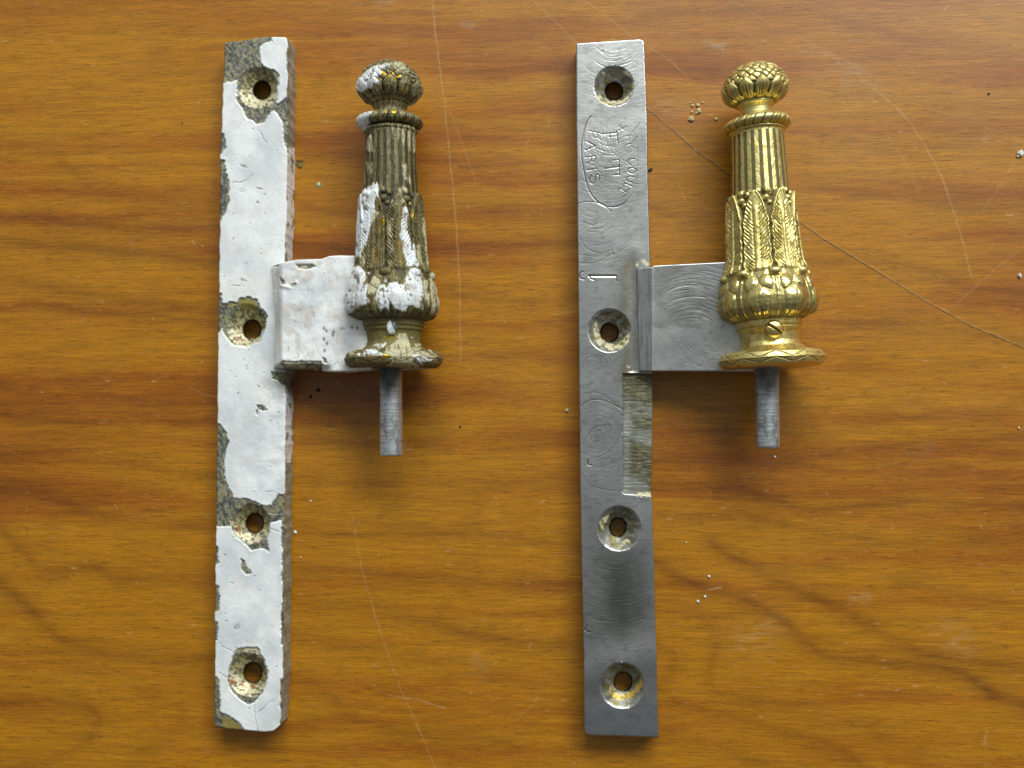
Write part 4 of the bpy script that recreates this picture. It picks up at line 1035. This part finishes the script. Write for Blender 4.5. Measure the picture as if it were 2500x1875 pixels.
def dirty_paint(px, py, TH, YS, RS, cav):
    st = fbm(TH * 26, YS / 40, 501, 4, .6); n = fbm(TH * 16 + px * 0, YS / 16, 503, 4, .6); n2 = fbm(TH * 44, YS / 6, 507, 3)
    c = mix(S(80, 70, 36), S(112, 99, 56), sstep(.35, .65, n))
    c = mix(c, S(142, 130, 74), .6 * sstep(.56, .66, st))
    c = mix(c, S(176, 172, 138), .8 * sstep(.50, .60, n2) * sstep(.36, .5, n) * (YS < 330))
    c = mix(c, S(150, 142, 104), .55 * sstep(.60, .68, n2))
    smooth_waist = sstep(783, 790, YS) * (1 - sstep(855, 868, YS))
    c = mix(c, mix(S(104, 92, 46), S(120, 108, 60), n), .8 * smooth_waist)
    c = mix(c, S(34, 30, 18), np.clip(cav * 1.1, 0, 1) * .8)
    met = .12 + 0 * px
    rough = .58 + .12 * n
    jx = px + 7 * (fbm(px / 10, py / 16, 511, 4, .65) - .5); jy = py + 26 * (fbm(px / 5 + 7, py / 30, 513, 4, .6) - .5) * np.where((YS > 315) & (YS < 500), 1.0, .3)
    top = (np.cos(TH) > -.25)
    g = (1 - sstep(-1, 1.2, multi_sd(jx, jy, F_GOLD))) * top
    c = mix(c, S(206, 166, 48), g * .9); met = np.maximum(met, g); rough = rough - .2 * g
    oc = (1 - sstep(-1.5, 1.5, multi_sd(jx, jy, [Q2([(620, 1430), (700, 1430), (690, 1680), (630, 1680)]), Q2([(1030, 1280), (1090, 1280), (1110, 1680), (1040, 1680)]), Q2([(700, 900), (760, 900), (740, 1300), (710, 1200)])]))) * top
    c = mix(c, S(134, 106, 44), oc * .7)
    k = (1 - sstep(-.8, .8, multi_sd(jx, jy, F_CREAM))) * top * (1 - .5 * cav)
    k *= 1 - .75 * sstep(.56, .66, fbm(px / 4, py / 16, 515, 4, .6))
    c = mix(c, mix(S(196, 188, 156), S(170, 162, 124), fbm(px / 20, py / 20, 517, 3)), k * .95); met = met * (1 - k)
    wd = multi_sd(jx, jy, F_WHITE)
    w_ = (1 - sstep(-.7, .7, wd)) * top
    w_ = np.where(top, w_, sstep(.45, .55, fbm(TH * 6, YS / 40, 519, 3)) * (np.cos(TH) < -.25))
    w_ *= 1 - .85 * sstep(.66, .70, fbm(px / 6, py / 10, 521, 3))
    c = mix(c, S(190, 180, 150), .7 * np.exp(-((wd + .2) / 1.6) ** 2) * top)
    c = mix(c, mix(S(226, 229, 232), S(204, 203, 198), sstep(.4, .7, fbm(px / 18, py / 18, 523, 3))), w_ * .97); met = met * (1 - w_); rough = rough * (1 - w_) + .33 * w_
    for q in F_SPECK:
        c = mix(c, S(112, 96, 60), .8 * np.exp(-(np.hypot(px - q[0], (py - q[1]) * .6) / 1.8) ** 2))
    return c, np.stack([rough, met, .75 - .35 * w_], -1)

def paint_thick(rel, cx, tilt):
    """remaining paint stands proud and softens what it covers"""
    def f(TH, YS, RS):
        h, cav = rel(TH, YS, RS)
        R2 = RS * KR + h
        C = P(np.interp(YS, cx[0], cx[1]), YS, ZA)
        W = C.copy(); a = math.radians(tilt)
        W[..., 0] += R2 * np.sin(TH) * math.cos(a); W[..., 1] += R2 * np.sin(TH) * math.sin(a); W[..., 2] += R2 * np.cos(TH)
        px, py = project(W)
        wd = multi_sd(px, py, F_WHITE); wc = multi_sd(px, py, F_CREAM)
        k = (1 - sstep(-2.5, .5, wd)) * (np.cos(TH) > -.25); k2 = (1 - sstep(-1.5, .5, wc)) * (np.cos(TH) > -.25)
        h = h * (1 - .45 * k) + 3.6 * k + 1.4 * k2 * (1 - k) + 1.0 * (fbm(TH * 12, YS / 16, 531, 3) - .5) + .7 * (fbm(TH * 50, YS / 5, 533, 2) - .5)
        return h, cav * (1 - k)
    return f

def ball_pts(y0, full=1.0):
    p = []
    for a in np.linspace(0, 90, 24):
        p.append((y0 + 62 * (1 - math.cos(deg(a))), 79 * math.sin(deg(a)) + .01))
    if full > 1:
        for b in np.linspace(4, 53.5, 14):
            p.append((y0 + 62 + 45 * math.sin(deg(b)), 79 * math.cos(deg(b))))
        return p + [(y0 + 99, 44), (y0 + 103, 44.5), (y0 + 106, 41), (y0 + 113, 37), (y0 + 124, 37), (y0 + 134, 43), (y0 + 139, 50)]
    for b in np.linspace(4, 59, 14):
        p.append((y0 + 62 + 51 * math.sin(deg(b)), 79 * math.cos(deg(b))))
    return p + [(y0 + 108, 43), (y0 + 110, 44), (y0 + 113, 41), (y0 + 119, 37), (y0 + 126, 37), (y0 + 133, 42), (y0 + 139, 50)]
def collar_pts(yc):
    return [(yc - 15, 40), (yc - 14, 58), (yc - 13, 68), (yc - 9, 76), (yc - 4, 80.5), (yc + 1, 82), (yc + 6, 80), (yc + 11, 75), (yc + 13, 68), (yc + 13.5, 60)]
BODY = [(316, 60), (319, 65), (323, 67.5), (326, 66), (328, 62.5), (332, 62), (400, 65), (476, 69), (484, 73), (560, 78), (620, 81), (650, 85), (668, 92), (676, 97), (690, 102), (705, 107), (735, 113), (755, 112), (768, 106), (777, 97),
        (782, 86), (784, 79), (786, 77), (798, 77), (801, 73), (804, 74.5), (808, 74), (810, 70.5), (815, 68.5), (835, 67), (846, 71), (854, 80), (858, 90), (860, 96)]
FLANGE = [(857, 88), (858, 102), (860, 112), (865, 119), (871, 122), (878, 125), (885, 122.5), (892, 119), (896, 114), (898, 108), (898.5, 60), (898.5, .1)]

# bright finial
cxr = ([150, 217, 305, 340, 465, 550, 640, 735, 835, 878, 900], [1841, 1843, 1847, 1850, 1856, 1860, 1866, 1873, 1880, 1884, 1885])
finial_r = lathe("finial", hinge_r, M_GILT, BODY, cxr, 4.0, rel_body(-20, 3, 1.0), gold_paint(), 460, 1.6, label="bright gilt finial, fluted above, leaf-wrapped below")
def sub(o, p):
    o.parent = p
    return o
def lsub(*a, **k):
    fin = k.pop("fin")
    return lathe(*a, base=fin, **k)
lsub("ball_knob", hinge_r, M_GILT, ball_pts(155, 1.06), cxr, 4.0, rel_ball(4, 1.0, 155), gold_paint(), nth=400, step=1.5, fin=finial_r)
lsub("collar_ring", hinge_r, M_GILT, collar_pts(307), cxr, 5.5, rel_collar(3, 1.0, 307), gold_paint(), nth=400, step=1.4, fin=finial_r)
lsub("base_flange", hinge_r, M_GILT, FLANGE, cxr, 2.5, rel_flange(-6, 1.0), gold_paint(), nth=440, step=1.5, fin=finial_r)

# painted finial
cxl = ([145, 217, 300, 400, 560, 640, 735, 835, 885, 900], [951, 951.5, 953, 954, 954.5, 955.5, 957.5, 961, 961.5, 961.5])
tl = 0.5
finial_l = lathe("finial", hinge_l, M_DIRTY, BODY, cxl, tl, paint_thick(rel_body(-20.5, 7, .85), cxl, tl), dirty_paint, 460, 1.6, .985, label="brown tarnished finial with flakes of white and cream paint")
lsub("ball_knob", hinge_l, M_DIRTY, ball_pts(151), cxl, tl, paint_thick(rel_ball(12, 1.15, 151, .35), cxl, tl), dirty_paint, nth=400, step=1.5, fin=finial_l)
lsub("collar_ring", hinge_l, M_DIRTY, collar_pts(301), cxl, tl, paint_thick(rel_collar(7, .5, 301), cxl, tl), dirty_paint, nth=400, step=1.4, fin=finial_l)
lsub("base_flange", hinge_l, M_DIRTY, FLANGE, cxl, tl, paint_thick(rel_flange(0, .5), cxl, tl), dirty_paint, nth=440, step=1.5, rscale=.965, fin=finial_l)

# pins
def pin_rel(TH, YS, RS):
    return .35 * (fbm(TH * .8, YS / 2.2, 601, 2) - .5), np.zeros(TH.shape)
def pin_paint(darker_end):
    def f(px, py, TH, YS, RS, cav):
        c = mix(S(176, 178, 180), S(212, 214, 216), fbm(TH * 1.5, YS / 2.0, 611, 3))
        c = mix(c, S(128, 128, 126), .6 * sstep(.52, .66, fbm(TH * .5, YS / 1.5, 613, 4, .65)))
        c = mix(c, S(104, 100, 92), .5 * sstep(.60, .70, fbm(TH * 3, YS / 26, 619, 4)))
        y = YS - 900
        d = (1 - sstep(35, 95, y + 42 * np.abs(TH + .1) - 20 * fbm(TH * 5, YS / 12, 617, 3)))
        c = mix(c, S(62, 56, 40), d * (.85 if darker_end else .7))  # dark tone fading out away from the flange end
        return c, np.stack([.40 + .2 * d, .80 - .4 * d, .08 + 0 * d], -1)
    return f
lathe("pin", hinge_l, M_STEEL, [(880, 27.4), (1110, 28.0), (1112, 27.4), (1113.5, 25), (1114, .1)], ([880, 1115], [954, 955.5]), 0, pin_rel, pin_paint(True), 120, 1.6, label="worn steel pin, darker near the flange")
lathe("pin", hinge_r, M_STEEL, [(880, 28.2), (1087, 28.2), (1092, 26.8), (1096, 22), (1098, .1)], ([880, 1098], [1872, 1874]), 0, pin_rel, pin_paint(False), 120, 1.6, label="clean steel pin with a rounded end")

# screw heads on the waists
def screw(parent, fin, px, py, z, rx, ry, slot, mat, cfun, tilt, label):
    rr = np.linspace(0.02, 1.0, 26); th = np.linspace(-math.pi, math.pi, 96, endpoint=False)
    TH, RR = np.meshgrid(th, rr)
    X = rx * RR * np.sin(TH); Yv = ry * RR * np.cos(TH)
    Zh = 9 * np.sqrt(np.clip(1 - RR ** 2 * .93, 0, 1)) + 2
    ca, sa = math.cos(slot), math.sin(slot)
    d = np.abs(-X * sa + Yv * ca)
    g = 1 - sstep(1.8, 3.4, d)
    Zh = Zh - 5.5 * g
    skirt = np.arange(1, 6)[:, None] / 5.0
    X = np.vstack([X, np.repeat(X[-1:], 5, 0)]); Yv = np.vstack([Yv, np.repeat(Yv[-1:], 5, 0)])
    Zh = np.vstack([Zh, Zh[-1:] - 16 * skirt]); g = np.vstack([g, np.repeat(g[-1:], 5, 0)])
    t = math.radians(tilt)
    c0 = P(px, py, z)
    W = np.stack([c0[0] + X * math.cos(t) + Zh * math.sin(t), c0[1] + Yv, z - X * math.sin(t) + Zh * math.cos(t)], -1)
    qx, qy = project(W)
    col, rmb = cfun(X, Yv, g, qx, qy)
    o = grid_mesh("screw_head", W, col, rmb, mat, parent, wrap=True, label=label)
    o.parent = fin
def scr_gold(X, Y, g, qx, qy):
    c = mix(np.broadcast_to(S(216, 192, 120), X.shape + (3,)), S(40, 26, 12), .85 * g)
    return c, np.stack([.27 + .3 * g, 1 - .5 * g, .2 + 0 * g], -1)
def scr_white(X, Y, g, qx, qy):
    m = sstep(-1.5, .5, -X - Y * .35 + 2.5 + 3 * (fbm(X / 5, Y / 5, 621, 3) - .5))
    c = mix(np.broadcast_to(S(92, 94, 90), X.shape + (3,)), S(222, 226, 226), m)
    return c, np.stack([.4 + 0 * g, 0 * g, .4 + 0 * g], -1)
screw(hinge_r, finial_r, 1890, 803, ZA + 68, 20.5, 20.5, math.radians(-32), M_GILT, scr_gold, 6, "slotted brass screw head")
screw(hinge_l, finial_l, 957, 798, ZA + 66, 12, 17, math.radians(88), M_DIRTY, scr_white, 2, "small screw head under a chip of white paint")

# ------------------------------------------------------------------ crumbs lying on the table
def crumb_material(name, col, rough=.7):
    m = bpy.data.materials.new(name); m.use_nodes = True
    t = m.node_tree; bs = t.nodes["Principled BSDF"]
    n = t.nodes.new("ShaderNodeTexNoise"); n.inputs["Scale"].default_value = 2500
    tco = t.nodes.new("ShaderNodeTexCoord"); t.links.new(tco.outputs["Object"], n.inputs["Vector"])
    r = t.nodes.new("ShaderNodeValToRGB"); r.color_ramp.elements[0].color = (*(col * .6), 1); r.color_ramp.elements[1].color = (*np.clip(col * 1.2, 0, .85), 1)
    t.links.new(n.outputs["Fac"], r.inputs[0]); t.links.new(r.outputs[0], bs.inputs["Base Color"])
    bs.inputs["Roughness"].default_value = rough
    return m
CM = {"pale": crumb_material("cream_paint_crumb", S(205, 192, 140)), "white": crumb_material("white_paint_crumb", S(226, 226, 216)), "black": crumb_material("black_grit", S(26, 20, 16)), "olive": crumb_material("olive_flake", S(112, 98, 40))}
import bmesh
def crumb(px, py, r, kind, label, cat="crumb", group=None, flat=.7, stretch=1.0, ang=0.0, name="paint_crumb", seed=0):
    bm = bmesh.new(); bmesh.ops.create_icosphere(bm, subdivisions=2, radius=1.0)
    rs_ = random.Random(seed + int(px * 7 + py))
    ph = [rs_.uniform(0, 6.3) for _ in range(6)]
    base = P(px, py, 0.3) * U
    for v in bm.verts:
        c = v.co
        k = 1 + .22 * math.sin(3 * c.x + ph[0]) * math.cos(4 * c.y + ph[1]) + .16 * math.sin(5 * c.z + ph[2] + 3 * c.x)
        x, y, z = c.x * k * stretch, c.y * k, max(c.z, -.6) * k * flat
        v.co = Vector((x * math.cos(ang) - y * math.sin(ang), x * math.sin(ang) + y * math.cos(ang), z + .55 * flat)) * r * U
    me = bpy.data.meshes.new(name); bm.to_mesh(me); bm.free()
    me.materials.append(CM[kind])
    o = bpy.data.objects.new(name, me); sc.collection.objects.link(o)
    o.location = Vector(base)
    o["label"] = label; o["category"] = cat
    if group:
        o["group"] = group
G1 = "paint crumbs scattered between the steel bar and the gilt finial"
t_ = lambda x, y: E_([(x, y)])[0]
for (x, y, r, lab) in ((1062, 795, 6.2, "largest cream paint crumb, lowest of the little cluster right of the steel bar"),
                       (1272, 798, 3.4, "lone small cream paint crumb just left of the gilt collar ring"),
                       (1125, 728, 6.0, "round cream paint crumb on the right side of the little cluster"),
                       (1068, 738, 3.2, "small cream paint crumb directly above the largest one"),
                       (1118, 683, 4.4, "cream paint crumb near the upper right of the little cluster"),
                       (1072, 684, 3.4, "pale paint crumb at the upper left of the little cluster"),
                       (1108, 748, 3.4, "cream paint crumb tucked under the round one in the little cluster"),
                       (1060, 660, 2.4, "tiny cream paint crumb at the very top left of the little cluster"),
                       (1158, 658, 2.4, "tiny cream paint crumb at the very top right of the little cluster")):
    p = t_(x, y); crumb(p[0], p[1], r, "pale", lab, group=G1)
crumb(1384, 1001.5, 4.2, "pale", "single pale paint crumb on the wood just left of the steel bar's middle")
crumb(2491, 375, 7.0, "white", "largest whitish crumb at the right edge of the tabletop, upper part"); crumb(2484, 382, 3.5, "pale", "small cream crumb touching the largest whitish crumb at the right edge")
crumb(2489, 673, 5.0, "white", "white oblong chip at the right edge of the tabletop, halfway down", stretch=.75)
crumb(721, 1299, 3.6, "white", "small white paint chip on the wood right of the painted bar's third hole", stretch=1.5, ang=-.9)
crumb(758.5, 1223, 2.2, "white", "tiny white speck above the small white chip right of the painted bar")
crumb(734, 1361, 2.4, "white", "tiny white sliver below the small white chip right of the painted bar", stretch=.5)
crumb(1892, 1115, 2.8, "white", "small white speck on the wood just below the gilt hinge's pin")
crumb(1919, 1181, 3.4, "white", "oblong white speck right and below the gilt hinge's pin", stretch=1.6, ang=-.3) if False else None
crumb(1731, 1407, 3.4, "white", "white crumb on the wood right of the steel bar's third gap, topmost of a trail"); crumb(1721, 1456, 3.0, "white", "white crumb in the middle of the trail right of the steel bar")
crumb(1704, 1468, 3.4, "white", "white crumb at the lower left end of the trail right of the steel bar"); crumb(2487, 1045, 3.0, "pale", "small cream speck at the far right edge below the middle")
crumb(1675, 1325, 2.4, "pale", "tiny cream speck on the wood right of the steel bar's third hole")
crumb(777.5, 952.5, 4.8, "black", "larger black grit speck in the shadow under the painted arm", "grit", name="grit_speck"); crumb(758.5, 968, 4.0, "black", "smaller black grit speck, lower left of the larger one under the painted arm", "grit", name="grit_speck", stretch=.8)
crumb(1587.5, 415, 3.4, "black", "black grit sliver beside the steel bar's right edge near the stamped lettering", "grit", name="grit_speck", stretch=1.9, ang=.4)
crumb(1123.5, 1041.5, 2.6, "black", "black grit speck alone on the open wood between the two hinges", "grit", name="grit_speck")
crumb(2414, 229, 2.6, "black", "black grit speck near the upper right corner of the tabletop", "grit", name="grit_speck")
crumb(445, 301, 2.4, "black", "thin dark grit sliver on the wood left of the painted bar", "grit", name="grit_speck", stretch=.5)
crumb(732, 404, 6.5, "olive", "olive flake lying on the wood against the painted bar's right edge", "flake", name="paint_flake", flat=.3, stretch=1.1)
crumb(778, 450, 5.0, "pale", "pale square flake in a greenish spot right of the painted bar", "flake", name="paint_flake", flat=.35)
crumb(716, 533, 5.5, "pale", "pale chip of paint clinging to the right edge of the painted bar", "chip", name="paint_chip", flat=6.0, stretch=.7)
